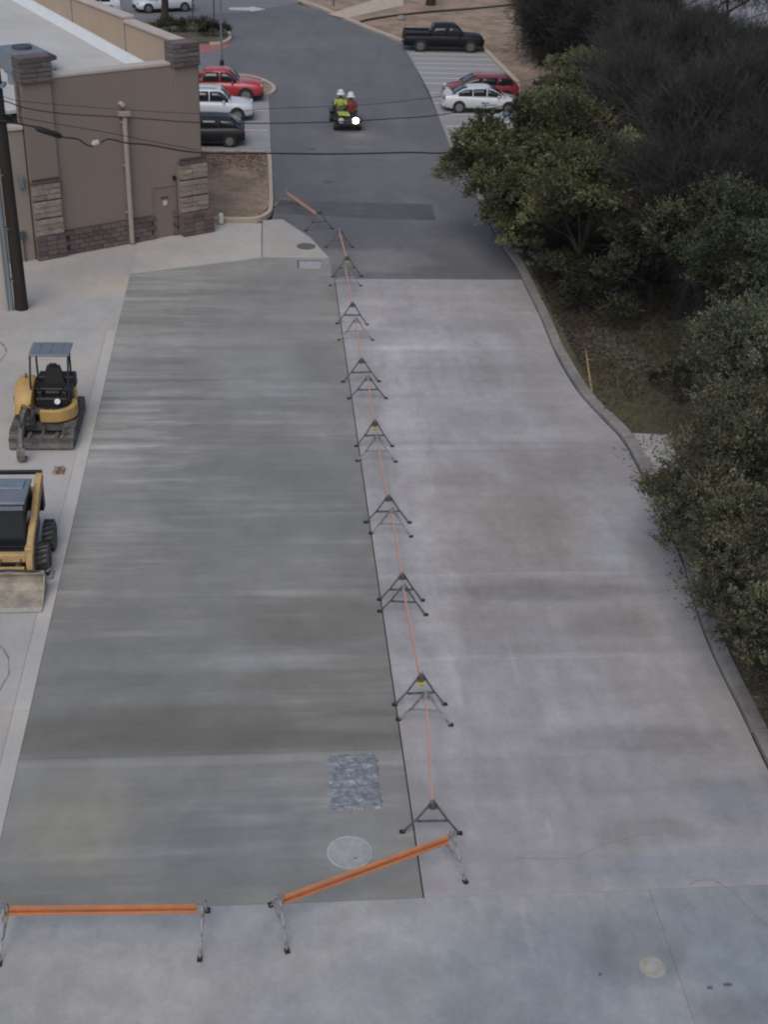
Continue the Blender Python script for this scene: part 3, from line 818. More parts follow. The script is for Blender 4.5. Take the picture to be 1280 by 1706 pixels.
def cable(name, label, pts, r):
    root = thing(name, label, "cable", pts[0])
    o0 = Vector(pts[0])
    MB().tube([tuple(Vector(p) - o0) for p in densify(pts, 4)], r, 6).build("wire", M['cable'], root, smooth=True)
    return root, o0
lo = [(-30, 38, 8.3), (-11, 46.95, 7.25), (-9.1, 47.9, 7.1), (-7.99, 48.71, 6.72), (-7.23, 49.15, 6.29), (-6.68, 49.47, 6.12), (-6.39, 49.63, 5.86), (-6.07, 49.81, 5.80),
      (-5.65, 50.06, 5.98), (-5.0, 50.4, 5.75), (-4.17, 50.91, 5.55), (-2.41, 51.93, 5.0), (.17, 53.42, 4.6), (3.2, 55.16, 4.13), (6.46, 57.04, 3.72), (8.77, 58.37, 3.42),
      (13, 61, 3.6), (22, 66, 6.5), (40, 77, 9)]
ca, o0 = cable("overhead_cable", "thick lower overhead cable with a black splice case and slack loop", lo, .034)
MB().tube([tuple(Vector(p) - o0) for p in ((-8.05, 48.67, 6.70), (-7.95, 48.73, 6.66), (-7.3, 49.1, 6.34), (-7.2, 49.16, 6.28))], [.05, .11, .11, .05], 10).build("splice_case", M['black'], ca, smooth=True)
MB().tube([tuple(Vector(p) - o0) for p in ((-6.22, 49.72, 5.86), (-6.16, 49.76, 5.88), (-6.0, 49.84, 5.90), (-5.94, 49.88, 5.88))], [.05, .12, .12, .05], 10).build("snow_shoe", M['conduit_tan'], ca, smooth=True)
st = [(-30, 38, 8.7), (-11, 46.95, 7.5), (-9.1, 47.9, 7.35), (-7.6, 48.9, 6.85), (-5.6, 50.1, 6.2), (-4.17, 50.91, 5.70), (-2.41, 51.93, 5.1)]
MB().tube([tuple(Vector(p) - o0) for p in densify(st, 4)], .014, 5).build("support_strand", M['cable'], ca)
up_ = [(-30, 38, 9.6), (-11, 46.95, 8.0), (-9.1, 47.9, 7.85), (-8.35, 48.5, 7.47), (-7.1, 49.22, 7.1), (-4.66, 50.63, 6.63), (-2.37, 51.95, 6.16), (.43, 53.56, 5.77), (3.17, 55.15, 5.47),
       (5.83, 56.68, 5.27), (8.07, 57.97, 5.16), (13, 61, 5.3), (22, 66, 7.4), (40, 77, 10)]
cable("overhead_cable", "thin upper overhead cable crossing in front of the motorised cart", up_, .022)
t3 = [(-30, 38, 10), (-11, 46.95, 8.2), (-9.1, 47.9, 8.0), (-7.95, 48.73, 7.59), (-2.36, 51.96, 6.5), (.43, 53.57, 6.35), (5.8, 56.7, 5.95), (13, 61, 6.2), (22, 66, 8), (40, 77, 11)]
cable("overhead_cable", "faint topmost overhead cable, the thinnest of the three", t3, .011)

# ------------------------------------------------------------------ barricades
def barricade(p0, p1, label, tape=False, light=False, z=.74, faded=False):
    """rail from p0 to p1 (ground points), one A frame at each end"""
    a, b = Vector((p0[0], p0[1], 0)), Vector((p1[0], p1[1], 0))
    d = b - a
    ln = d.length
    rz = math.atan2(d.y, d.x)
    t = thing("barricade", label, "barricade", a, rz, "orange railed barricades round the new concrete")
    rm = M['orange_faded'] if faded else M['orange']
    # rail: board with two ridges and a groove between
    e = .016 if faded else .03
    prof = [(-e, 0), (e, 0), (e, .05), (.006, .065), (.006, .125), (e, .14), (e, .19), (-e, .19), (-e, .14), (-.006, .125), (-.006, .065), (-e, .05)]
    if faded:
        prof = [(a_, b_ * .62) for a_, b_ in prof]
    rot = Matrix(((0, 1, 0, 0), (1, 0, 0, 0), (0, 0, 1, 0), (0, 0, 0, 1)))
    MB().prism([(x, zz + z - .14) for x, zz in prof], .16, ln - .16, rot).build("rail", rm, t)
    if not faded:
        MB().box((ln / 2, 0, z - .14 + .095), (ln - .34, .045, .072)).build("groove_shade_strip", M['orange_groove_shade'], t)  # added strip in the groove, its shade put into the colour
    for k, x in enumerate((0.05, ln - .05)):
        fm = M['frame_lt'] if light or (k == 1 and faded and not tape) or (k == 1 and a.y < 22) else M['frame_dk']
        j = random.uniform(-.05, .05)
        f = bpy.data.objects.new("end_frame", None)
        COL.objects.link(f); f.parent = t
        f.location = (x, 0, 0)
        f.rotation_euler = (0, R(random.uniform(-4, 4)), R(random.uniform(-7, 7)))
        f.scale = (1, random.uniform(.93, 1.06), random.uniform(.96, 1.03))
        for s in (-1, 1):
            MB().tube([(j + .03 * s, s * .60, .015), (j * .5, s * .30, .42), (0, s * .045, z + .10)], [.022, .023, .028], 6).build("leg", fm, f)
            MB().box((j + .03 * s, s * .61, .02), (.09, .12, .04)).build("foot", M['black'], f)
        MB().box((0, 0, .36), (.03, .66, .05)).build("cross_brace", fm, f)
        MB().box((0, 0, z - .02), (.05, .22, .04)).build("upper_brace", fm, f)
        MB().box((0, 0, z + .05), (.16, .10, .14)).build("rail_clamp", M['frame_lt'] if (light or k == 1) else fm, f, bevel=.01)
        MB().tube([(-.04, .03, z + .10), (-.04, .03, z + .2)], .012, 5).tube([(.04, -.03, z + .10), (.04, -.03, z + .19)], .012, 5).build("hook", M['frame_lt'], f)
        if tape and k == 0:
            MB().box((0, .02, z - .10), (.10, .16, .05)).box((.05, -.03, z - .16), (.02, .09, .12)).build("yellow_tape", M['tape'], f)
    return t
line = [((3.35, 19.6), (3.62, 23.25), "nearest barricade of the long row beside the new concrete", 0),
        ((3.57, 23.72), (3.53, 27.58), "second barricade of the row, level with the wet dark band", 1),
        ((3.54, 28.05), (3.57, 31.42), "third barricade of the row counted from the near end", 0),
        ((3.53, 31.98), (3.50, 35.7), "fourth barricade of the row, level with the loader", 0),
        ((3.51, 36.66), (3.55, 40.15), "fifth barricade of the row with yellow tape, level with the excavator", 1),
        ((3.42, 41.42), (3.48, 45.15), "barricade of the row just beyond the excavator", 0),
        ((3.44, 46.62), (3.42, 50.7), "barricade of the row just short of the asphalt edge", 0),
        ((3.55, 51.7), (3.42, 55.34), "barricade straddling the edge of the asphalt with yellow tape", 1),
        ((2.65, 57.6), (1.2, 61.1), "farthest barricade slanting across the dark asphalt patch", 0)]
for a, b, lb, tp in line:
    barricade(a, b, lb, bool(tp), faded=True, light=False)
barricade((.14, 17.32), (3.70, 18.85), "barricade angled across the near corner of the new concrete", light=True)
barricade((-4.86, 17.38), (-1.15, 17.25), "leftmost barricade standing along the near edge of the new concrete", tape=True, light=True)

# ------------------------------------------------------------------ things lying on the slabs
def wrinkled(x0, x1, y0, y1, amp, n=26, ragged=.05):
    vs, fs = [], []
    ph = RNG.uniform(0, 6, 12)
    for j in range(n + 1):
        for i in range(n + 1):
            u, v = i / n, j / n
            x = x0 + (x1 - x0) * u
            y = y0 + (y1 - y0) * v
            if i in (0, n): x += random.uniform(-ragged, ragged)
            if j in (0, n): y += random.uniform(-ragged, ragged)
            z = .006 + amp * (abs(math.sin(u * 9 + v * 7 + ph[0])) * .5 + abs(math.sin(u * 5 - v * 14 + ph[1])) * .5 + random.uniform(-.25, .25))
            if i in (0, n) or j in (0, n): z = .004
            vs.append((x, y, max(z, .004)))
    for j in range(n):
        for i in range(n):
            a = j * (n + 1) + i
            fs.append((a, a + 1, a + n + 2, a + n + 1))
    return MB().add(vs, fs)
tag(wrinkled(1.33, 2.42, 20.45, 22.15, .035).build("plastic_sheet", M['plastic_sheet'], smooth=False),
    "crinkled bluish plastic sheet lying on the new concrete", "plastic sheet")
mh = thing("manhole_cover", "round pale manhole cover in the new concrete by the slanted barricade", "manhole", (1.65, 19.22, 0))
MB().lathe([(.46, .001), (.46, .008), (.41, .010), (.41, .001)], 32).build("rim", M['ring'], mh)
MB().lathe([(.405, .001), (.405, .014), (.38, .016)], 32).build("lid", M['manhole'], mh)
MB().box((.12, -.18, .017), (.05, .02, .008)).build("pick_hole", M['black'], mh)
mh = thing("manhole_cover", "dark manhole cover in the pale apron near the shop", "manhole", (1.98, 55.4, 0))
MB().lathe([(.42, .001), (.42, .008), (.36, .009)], 28).build("rim", M['iron'], mh)
MB().lathe([(.35, .001), (.35, .013)], 28).build("lid", M['iron'], mh)
hb = thing("access_hatch", "square hatch with a dark frame set in the far end of the new concrete", "hatch", (2.05, 53.1, 0))
MB().box((0, .46, .006), (1.05, .07, .012)).box((-.49, 0, .006), (.07, .85, .012)).build("frame", M['iron'], hb)
MB().box((.03, -.02, .004), (.88, .84, .008)).build("lid", M['manhole'], hb)
vc = thing("valve_cover", "small round cover ringed with yellow paint in the foreground", "valve cover", (7.07, 16.08, 0))
MB().lathe([(.25, .001), (.23, .007), (.12, .009)], 24).build("paint_ring", mat("yellow_mark_paint", (0.30, 0.29, 0.22), (0.27, 0.275, 0.265), mixn=((7, 7, 7), .4, .6), rough=.8, noises=(((9, 9, 9), .2, 5),)), vc)
MB().lathe([(.11, .001), (.11, .014), (.09, .016)], 16).build("lid", M['manhole'], vc)
rag = wrinkled(-.17, .17, -.2, .22, .10, 12, .05).build("rag", M['rag'])
rag.location = (-6.1, 35.2, 0)
tag(rag, "crumpled brown dusty rag on the yard between excavator and loader", "rag")
for (x, y, sx, sy, lb) in ((8.0, 15.55, .10, .05, "small dark stone chip right of the yellow ringed cover"),
                           (8.35, 15.6, .16, .05, "longer dark stone chip near the right edge of the foreground"),
                           (6.05, 15.95, .05, .05, "tiny dark stone chip left of the yellow ringed cover")):
    tag(MB().box((0, 0, .015), (sx, sy, .03), Matrix.Translation((x, y, 0)), taper=.7).build("stone_chip", M['iron']), lb, "stone chip", "stone chips on the foreground slab")

def flat_crack(pts, w_, name="crack"):
    mb = MB()
    P = densify([(a, b, 0) for a, b in pts], 5)
    rings = []
    for i, p in enumerate(P):
        d = (P[min(i + 1, len(P) - 1)] - P[max(i - 1, 0)]).normalized()
        n = Vector((-d.y, d.x, 0)) * w_ * random.uniform(.3, 1) / 2
        p = p + Vector((random.uniform(-.02, .02), random.uniform(-.02, .02), 0))
        rings.append([(p.x - n.x, p.y - n.y, -.004), (p.x + n.x, p.y + n.y, -.004), (p.x + n.x, p.y + n.y, .0035), (p.x - n.x, p.y - n.y, .0035)])
    o = mb.loft(rings).build(name, M['crack'])
    struct(o)
M['crack'] = mat("crack_dirt", (0.175, 0.175, 0.18), rough=1, noises=(((6, 6, 1), .4, 4),), world_co=True)
flat_crack([(8.35, 18.05), (8.8, 18.15), (9.15, 17.8), (9.4, 17.2), (9.75, 16.7), (10.4, 16.5)], .022)
flat_crack([(5.0, 18.9), (6.1, 18.85), (6.9, 19.2), (7.6, 19.4), (8.3, 19.5)], .010)
# tyre arcs in the yard
flat_crack([(-7.0, 23.9), (-6.3, 24.4), (-6.05, 25.4), (-6.3, 26.3), (-7.0, 26.9)], .05, "tyre_mark")
flat_crack([(-9.8, 42.0), (-9.2, 43.0), (-9.1, 44.2), (-9.6, 45.2)], .08, "tyre_mark")

# ------------------------------------------------------------------ cars
def wheel(parent, x, y, r, w_, rimm=None):
    mx = Matrix.Translation((x, y, r)) @ Matrix.Rotation(R(90), 4, 'X')
    wh = MB().lathe([(r * .62, -w_ / 2), (r * .93, -w_ / 2), (r, -w_ / 2 + .03), (r, w_ / 2 - .03), (r * .93, w_ / 2), (r * .62, w_ / 2)], 24, mx).build("wheel", M['rubber'], parent, smooth=True)
    s = 1 if y > 0 else -1
    rim = MB()
    mo = Matrix.Translation((x, y + s * w_ / 2, r)) @ Matrix.Rotation(R(90), 4, 'X')
    rim.lathe([(r * .62, -.012), (r * .64, .012)], 20, mo)
    for k in range(5):
        a = 2 * math.pi * k / 5
        rim.box((math.cos(a) * r * .33, math.sin(a) * r * .33, s * -.02), (r * .5, r * .13, .02), mo, rz=a)
    rim.build("rim", rimm or M['rim'], wh)
    return wh

def quad_on(a, b, c, d, u0, u1, v0, v1, off, thick=.012):
    """pane inset in the face a(bl) b(br) c(tr) d(tl)"""
    a, b, c, d = map(Vector, (a, b, c, d))
    def P(u, v):
        return (a * (1 - u) + b * u) * (1 - v) + (d * (1 - u) + c * u) * v
    n = (b - a).cross(d - a).normalized()
    q = [P(u0, v0), P(u1, v0), P(u1, v1), P(u0, v1)]
    mb = MB()
    lo_ = [p + n * (off - thick) for p in q]
    hi_ = [p + n * off for p in q]
    mb.add(lo_ + hi_, [(3, 2, 1, 0), (4, 5, 6, 7), (0, 1, 5, 4), (1, 2, 6, 5), (2, 3, 7, 6), (3, 0, 4, 7)])
    return mb

def car(label, loc, rz, pm, kind='sedan', name="parked_car", cat="car", L=4.75, W=1.82, panes=3):
    t = thing(name, label, cat, loc, rz)
    h = L / 2
    hw = W / 2
    if kind == 'sedan':
        st = [(-h, .45, .80, .78), (-h + .12, .32, .98, .92), (-h + .7, .24, 1.02, .99), (-h + 1.3, .22, .98, 1.0), (0, .22, .93, 1.0), (h - 1.6, .22, .93, 1.0), (h - .9, .24, .86, .98), (h - .3, .28, .76, .92), (h - .05, .36, .66, .80), (h, .42, .58, .72)]
        cab = ((-h + .45, h - 1.1), (-h + 1.5, h - 2.1), .94, 1.46)
        wr = .34; wx = (-h + .95, h - .92)
    elif kind == 'hatch':
        st = [(-h, .45, .85, .80), (-h + .1, .3, 1.02, .94), (-h + .6, .24, 1.04, .99), (0, .22, .98, 1.0), (h - 1.4, .22, .95, 1.0), (h - .7, .24, .86, .97), (h - .2, .3, .74, .88), (h, .42, .60, .74)]
        cab = ((-h + .10, h - 1.0), (-h + .85, h - 2.0), .98, 1.52)
        wr = .34; wx = (-h + .8, h - .88)
    elif kind == 'suv':
        st = [(-h, .5, .95, .86), (-h + .08, .36, 1.08, .96), (-h + .6, .30, 1.10, 1.0), (0, .30, 1.08, 1.0), (h - 1.4, .30, 1.06, 1.0), (h - .5, .32, 1.00, .97), (h - .1, .36, .92, .90), (h, .45, .80, .84)]
        cab = ((-h + .06, h - 1.2), (-h + .35, h - 1.85), 1.06, 1.74)
        wr = .38; wx = (-h + .85, h - .9)
    else:  # pickup
        st = [(-h, .5, 1.02, .94), (-h + .05, .42, 1.12, .97), (-h + .6, .38, 1.13, 1.0), (-h + 1.8, .38, 1.13, 1.0), (0, .38, 1.13, 1.0), (h - 1.4, .38, 1.12, 1.0), (h - .4, .40, 1.08, .98), (h - .08, .45, 1.0, .93), (h, .55, .88, .88)]
        cab = ((-h + 1.95, h - 1.35), (-h + 2.15, h - 2.05), 1.10, 1.80)
        wr = .41; wx = (-h + 1.15, h - 1.0)
    rings = []
    for x, zb, zt, wf in st:
        w2 = hw * wf
        dz = zt - zb
        rings.append([(x, -w2 * .90, zb), (x, w2 * .90, zb), (x, w2 * .99, zb + dz * .25), (x, w2, zb + dz * .55), (x, w2 * .965, zb + dz * .86), (x, w2 * .86, zt),
                      (x, 0, zt + .03), (x, -w2 * .86, zt), (x, -w2 * .965, zb + dz * .86), (x, -w2, zb + dz * .55), (x, -w2 * .99, zb + dz * .25)])
    MB().loft(rings).build("body", pm, t, smooth=True)
    # cabin
    (xb0, xb1), (xt0, xt1), z0, z1 = cab
    wb, wt = hw * .90, hw * .72
    cps = [(xb0, z0), (xt0 - (xt0 - xb0) * .35, z0 + (z1 - z0) * .78), (xt0, z1 - .05), ((xt0 + xt1) / 2, z1), (xt1, z1 - .03), (xt1 + (xb1 - xt1) * .45, z0 + (z1 - z0) * .62), (xb1, z0 - .02)]
    curve = [(p.x, p.y) for p in densify([(a_, b_, 0) for a_, b_ in cps], 5)]
    cxs, czs = [c_[0] for c_ in curve], [c_[1] for c_ in curve]
    def zt(x):
        return float(np.interp(x, cxs, czs))
    def wz(z):
        return wb + (wt - wb) * max(0, z - z0) / (z1 - z0)
    rings = []
    for x in cxs:
        z = max(zt(x), z0 + .004)
        dz = z - z0
        q = [(wz(z0), z0 - .03), (wz(z0 + dz * .5) + .012, z0 + dz * .5), (wz(z0 + dz * .88), z0 + dz * .88), (wz(z) * .88, z - dz * .02), (wz(z) * .45, z + .02 * min(1, dz * 3))]
        rings.append([(x, -a_, b_) for a_, b_ in q] + [(x, a_, b_) for a_, b_ in q[::-1]])
    MB().loft(rings).build("cabin", pm, t, smooth=True)
    def pane(pts_grid, name):
        mb = MB()
        nr, ncol = len(pts_grid), len(pts_grid[0])
        vs = [p for row in pts_grid for p in row]
        fs = [(r * ncol + c, r * ncol + c + 1, (r + 1) * ncol + c + 1, (r + 1) * ncol + c) for r in range(nr - 1) for c in range(ncol - 1)]
        o = mb.add(vs, fs).build(name, M['glass'], t, smooth=True)
        sd = o.modifiers.new("solid", 'SOLIDIFY'); sd.thickness = .012; sd.offset = 0
        return o
    def side(x0_, x1_, sgn):
        g_ = []
        for k in range(6):
            x = x0_ + (x1_ - x0_) * k / 5
            dz = zt(x) - z0
            g_.append([(x, sgn * (wz(z0 + dz * f_) + .016), z0 + dz * f_) for f_ in (.10, .5, .86)])
        pane(g_, "side_window")
    xs0, xs1 = xb0 + (xt0 - xb0) * .42, xb1 - (xb1 - xt1) * .30
    cuts = [xs0 + (xs1 - xs0) * k / panes for k in range(panes + 1)]
    for k in range(panes):
        for sgn in (-1, 1):
            side(cuts[k] + (.03 if k else 0), cuts[k + 1] - (.03 if k < panes - 1 else 0), sgn)
    def top(x0_, x1_, name, wfac=.86):
        g_ = []
        for k in range(5):
            x = x0_ + (x1_ - x0_) * k / 4
            z = zt(x)
            dz = z - z0
            g_.append([(x, wz(z) * f_ * wfac, z + .022 * min(1, dz * 3) * (1 - .4 * abs(f_)) + .006) for f_ in (-1, -.5, 0, .5, 1)])
        pane(g_, name)
    top(xt1 + .06, xb1 - .07, "windscreen")
    top(xb0 + (xt0 - xb0) * .12, xt0 - (xt0 - xb0) * .08, "rear_window")
    for x in wx:
        for s in (-1, 1):
            mx = Matrix.Translation((x, s * (hw - .055), wr + .02)) @ Matrix.Rotation(R(90), 4, 'X')
            MB().lathe([(wr * 1.14, -.058), (wr * 1.14, .058)], 24, mx).build("wheel_arch", M['black'], t)
            wheel(t, x, s * (hw - .09), wr, .21, M['iron'] if pm is M['car_black'] else None)
    for s in (-1, 1):
        MB().box((h - .12, s * hw * .66, st[-3][2] - .14), (.2, hw * .34, .13)).build("headlight", M['lamp_glass'], t, bevel=.02)
        MB().box((-h + .06, s * hw * .72, .84 if kind in ('sedan', 'hatch') else .95), (.12, hw * .28, .16)).build("tail_light", M['tail_red'], t, bevel=.02)
        MB().box((xb1 - .45, s * (hw + .02), z0 + .07), (.12, .18, .13)).build("mirror", pm, t, bevel=.02)
        MB().box((.0, s * (hw * .985), .27), (L * .5, .05, .1)).build("sill", M['black'], t)
    MB().box((h - .02, 0, .48), (.06, W * .5, .14)).build("grille", M['black'], t)
    MB().box((h - .05, 0, .30), (.12, W * .8, .1)).build("bumper", M['black'], t, bevel=.02)
    MB().box((-h + .03, 0, .42), (.12, W * .8, .14)).build("bumper", M['black'] if kind != 'sedan' else pm, t, bevel=.02)
    MB().box((-h - .005, 0, .66), (.02, .4, .12)).build("number_plate", M['paint'], t)
    if kind == 'pickup':
        MB().box((-h + 1.0, 0, 1.175), (1.7, W * .78, .03)).build("bed_liner", M['black'], t)
        for s in (-1, 1):
            MB().box((-h + 1.0, s * hw * .90, 1.22), (1.9, .10, .16)).build("bed_rail", pm, t, bevel=.02)
        MB().box((-h + .08, 0, 1.2), (.08, W * .82, .2)).build("tailgate", pm, t, bevel=.02)
    if kind == 'suv':
        for s in (-1, 1):
            MB().tube([(xt0 + .2, s * wt * .85, z1 + .06), (xt1 - .2, s * wt * .85, z1 + .06)], .018, 6).build("roof_rail", M['black'], t)
    return t

sed = car("white sedan parked nose right in front of the dark red hatchback", (13.42, 80.15, 0), R(-1), M['car_white'], 'sedan', L=4.85)
MB().box((.1, -.905, .63), (.5, .012, .05)).box((.45, -.905, .52), (.7, .012, .04)).build("door_trim", M['car_dark'], sed)
car("dark red hatchback nose left behind the white sedan", (13.75, 83.0, 0), R(181), M['car_red2'], 'hatch', L=4.6)
car("black pickup truck parked at the far end of the car park", (13.2, 97.6, 0), 0, M['car_black'], 'pickup', "pickup_truck", "pickup truck", L=5.75, W=1.98, panes=2)
car("silver white car half hidden under the olive tree", (15.0, 74.9, 0), R(178), M['car_silver'], 'sedan', L=4.7)
car("bright red pickup behind the white one, its front past the shop corner", (-2.55, 81.95, 0), R(-2), M['car_red'], 'pickup', "pickup_truck", "pickup truck", L=5.6, W=1.95, panes=2)
car("white sport utility between the red pickup and the dark one", (-2.75, 77.3, 0), 0, M['car_white'], 'suv', L=4.8, W=1.9)
car("charcoal sport utility parked nearest the brown planted island", (-3.1, 71.95, 0), R(180), M['car_dark'], 'hatch', L=4.6, W=1.9)
car("white car on the far street at the top left", (-7.45, 110.2, 0), R(200), M['car_white'], 'hatch', L=4.6)
car("white car cut by the roof parapet at the top left", (-12.9, 108.2, 0), R(200), M['car_white'], 'sedan', L=4.6)

# ------------------------------------------------------------------ people and cart
def skin_body(name, verts, edges, radii, m, parent, root=0):
    me = bpy.data.meshes.new(name)
    me.from_pydata(verts, edges, [])
    o = bpy.data.objects.new(name, me)
    COL.objects.link(o)
    o.parent = parent
    md = o.modifiers.new("skin", 'SKIN')
    sv_ = me.skin_vertices[0].data
    for i, r in enumerate(radii):
        sv_[i].radius = (r, r)
    sv_[root].use_root = True
    sd = o.modifiers.new("sub", 'SUBSURF'); sd.levels = 1; sd.render_levels = 1
    md.use_smooth_shade = True
    me.materials.append(m)
    return o

def rider(label, loc, shirt, hat=True):
    """seated figure facing -y, hands forward on the wheel"""
    t = thing("person", label, "person", loc, 0)
    V = [(0, .05, .0), (0, .08, .18), (0, .06, .38), (0, .04, .50), (0, .02, .58), (0, -.01, .70), (0, -.02, .80)]
    Rr = [.15, .15, .17, .13, .055, .09, .075]
    E_ = [(0, 1), (1, 2), (2, 3), (3, 4), (4, 5), (5, 6)]
    for s in (-1, 1):
        b = len(V)
        V += [(s * .2, .04, .46), (s * .27, -.06, .24), (s * .2, -.32, .22), (s * .18, -.40, .22)]
        Rr += [.07, .05, .038, .03]
        E_ += [(3, b), (b, b + 1), (b + 1, b + 2), (b + 2, b + 3)]
        for k in range(5):
            c = len(V)
            fx_ = s * (.18 + (k - 2) * .02)
            V += [(fx_, -.45, .23 - .01 * abs(k - 2)), (fx_, -.475, .19)]
            Rr += [.010, .008]
            E_ += [(b + 3, c), (c, c + 1)]
        b = len(V)
        V += [(s * .10, .0, -.02), (s * .15, -.42, .04), (s * .16, -.50, -.38), (s * .16, -.62, -.42)]
        Rr += [.10, .07, .05, .04]
        E_ += [(0, b), (b, b + 1), (b + 1, b + 2), (b + 2, b + 3)]
    skin_body("body", V, E_, Rr, M['skin'], t)
    ve = MB()
    rings = []
    for z, rx, ry in ((.02, .20, .17), (.2, .205, .175), (.38, .235, .19), (.48, .21, .16), (.54, .10, .10)):
        rings.append([(math.cos(a) * rx, .055 + math.sin(a) * ry, z) for a in np.linspace(0, 2 * math.pi, 16, endpoint=False)])
    ve.loft(rings).build("vest", shirt, t, smooth=True)
    for s in (-1, 1):
        MB().tube([(s * .19, .04, .47), (s * .275, -.06, .245)], [.088, .07], 8).build("sleeve", shirt, t, smooth=True)
        MB().lathe([(.004, -.006), (.012, 0), (.004, .006)], 6, Matrix.Translation((s * .035, -.095, .70))).build("eye", M['eye'], t)
    MB().add([(0, -.13, .66), (-.018, -.09, .655), (.018, -.09, .655), (0, -.09, .71)], [(0, 1, 2), (0, 2, 3), (0, 3, 1), (1, 3, 2)]).build("nose", M['skin'], t)
    MB().lathe([(.215, .745), (.205, .76), (.165, .78), (.162, .84), (.13, .92), (.06, .955), (.01, .96)], 18, Matrix.Translation((0, -.01, 0))).build("hard_hat", M['helmet'], t, smooth=True)
    t.scale = (1.18, 1.18, 1.18)
    return t

cart = thing("utility_cart", "small dark utility cart with one bright headlight on the asphalt", "utility cart", (4.9, 76.0, 0), R(4))
MB().prism([(-1.35, .35), (-1.3, .62), (-.95, .80), (-.35, .86), (-.3, .52), (.5, .52), (.55, .95), (1.35, .95), (1.4, .4)], -.58, .58,
           Matrix(((0, 1, 0, 0), (1, 0, 0, 0), (0, 0, 1, 0), (0, 0, 0, 1)))).build("body", M['car_dark'], cart, bevel=.05)
MB().box((0, .15, .72), (1.1, .5, .14)).box((0, .42, 1.0), (1.1, .12, .5)).build("seat", M['black'], cart, bevel=.03)
for s in (-1, 1):
    for y in (-.95, .95):
        wheel(cart, y * 0 + 0, 0, .001, .001) if False else None
        mx = Matrix.Translation((s * .66, y, .31)) @ Matrix.Rotation(R(90), 4, 'Y')
        wh = MB().lathe([(.17, -.12), (.28, -.12), (.31, -.09), (.31, .09), (.28, .12), (.17, .12)], 20, mx).build("wheel", M['rubber'], cart, smooth=True)
        MB().lathe([(.16, -.125), (.17, .125)], 12, mx).build("rim", M['rim'], wh)
        MB().box((s * .66, y, .66), (.28, .74, .05)).build("fender", M['car_dark'], cart, bevel=.02)
    MB().tube([(s * .6, -.45, .8), (s * .58, -.2, 1.35)], .022, 6).build("grab_bar", M['black'], cart)
    MB().lathe([(.10, -.02), (.16, .0), (.16, .03), (.12, .05)], 18, Matrix.Translation((s * .42, -1.36, .62)) @ Matrix.Rotation(R(90), 4, 'X')) \
        .build("headlight", M['lit'] if s > 0 else M['lamp_glass'], cart, smooth=True, label="bright lit headlight" if s > 0 else None)
MB().lathe([(.17, -.012), (.19, 0), (.17, .012)], 16, Matrix.Translation((-.28, -.33, .98)) @ Matrix.Rotation(R(55), 4, 'X')).build("steering_wheel", M['black'], cart)
MB().box((-.28, -.38, .85), (.05, .05, .3)).build("steering_column", M['black'], cart)
MB().box((-.22, -.80, .865), (.62, .62, .10)).build("front_panel", M['hivis'], cart, bevel=.02)
MB().box((0, -1.4, .4), (1.1, .08, .16)).build("bumper", M['black'], cart, bevel=.02)
for k in range(3):
    MB().box((0, -1.385, .52 + k * .06), (.5, .03, .025)).build("grille_bar", M['iron'], cart)
MB().box((0, 1.0, 1.02), (1.15, .85, .12)).build("cargo_box", M['black'], cart, bevel=.02)
rider("cart driver in a yellow green vest and white hard hat", (4.62, 76.12, .86), M['hivis'])
rider("cart passenger in a dark red shirt and white hard hat", (5.2, 76.22, .72), M['redshirt'])

# ------------------------------------------------------------------ mini excavator
ex = thing("mini_excavator", "yellow mini excavator with black seat under a grey canopy, facing the camera", "excavator", (-6.77, 38.05, 0), R(-1))
def track(s):
    x = s * .80
    prof = []
    Lh, hh = 1.12, .27
    for k in range(9):
        a = math.pi / 2 + math.pi * k / 8
        prof.append((-Lh + math.cos(a) * hh, hh + math.sin(a) * hh))
    for k in range(9):
        a = -math.pi / 2 + math.pi * k / 8
        prof.append((Lh + math.cos(a) * hh, hh + math.sin(a) * hh))
    mx = Matrix(((0, 1, 0, x), (1, 0, 0, 0), (0, 0, 1, .0), (0, 0, 0, 1)))
    tr = MB().prism(prof, -.18, .18, mx).build("track", M['rubber_dusty'], ex, smooth=False)
    # grouser bars round the belt
    n = 34
    per = 4 * Lh + 2 * math.pi * hh
    for k in range(n):
        d = per * k / n
        if d < 2 * Lh:
            y, z, a = -Lh + d, 2 * hh, 0
        elif d < 2 * Lh + math.pi * hh:
            a = (d - 2 * Lh) / hh; y, z = Lh + math.sin(a) * hh, hh + math.cos(a) * hh; a = -a
        elif d < 4 * Lh + math.pi * hh:
            y, z, a = Lh - (d - 2 * Lh - math.pi * hh), 0.0, math.pi
        else:
            a = (d - 4 * Lh - math.pi * hh) / hh; y, z = -Lh - math.sin(a) * hh, hh - math.cos(a) * hh; a = math.pi - a
        m_ = Matrix.Translation((x, y, z + (.012 if z > .01 else .012))) @ Matrix.Rotation(a, 4, 'X')
        MB().box((0, 0, .0), (.37, .05, .03), m_).build("grouser", M['rubber_dusty'], tr)
    for y in (-Lh, Lh):
        MB().tube([(x - .185, y, hh), (x + .185, y, hh)], .17, 12).build("sprocket", M['steel'], tr, smooth=True)
    for y in (-.6, -.2, .2, .6):
        MB().tube([(x - .185, y, .14), (x + .185, y, .14)], .09, 10).build("roller", M['steel'], tr, smooth=True)
for s in (-1, 1):
    track(s)
MB().box((0, 0, .38), (1.25, 1.3, .28)).build("undercarriage", M['steel'], ex, bevel=.03)
MB().lathe([(.45, .5), (.45, .64)], 24).build("swing_ring", M['black'], ex)
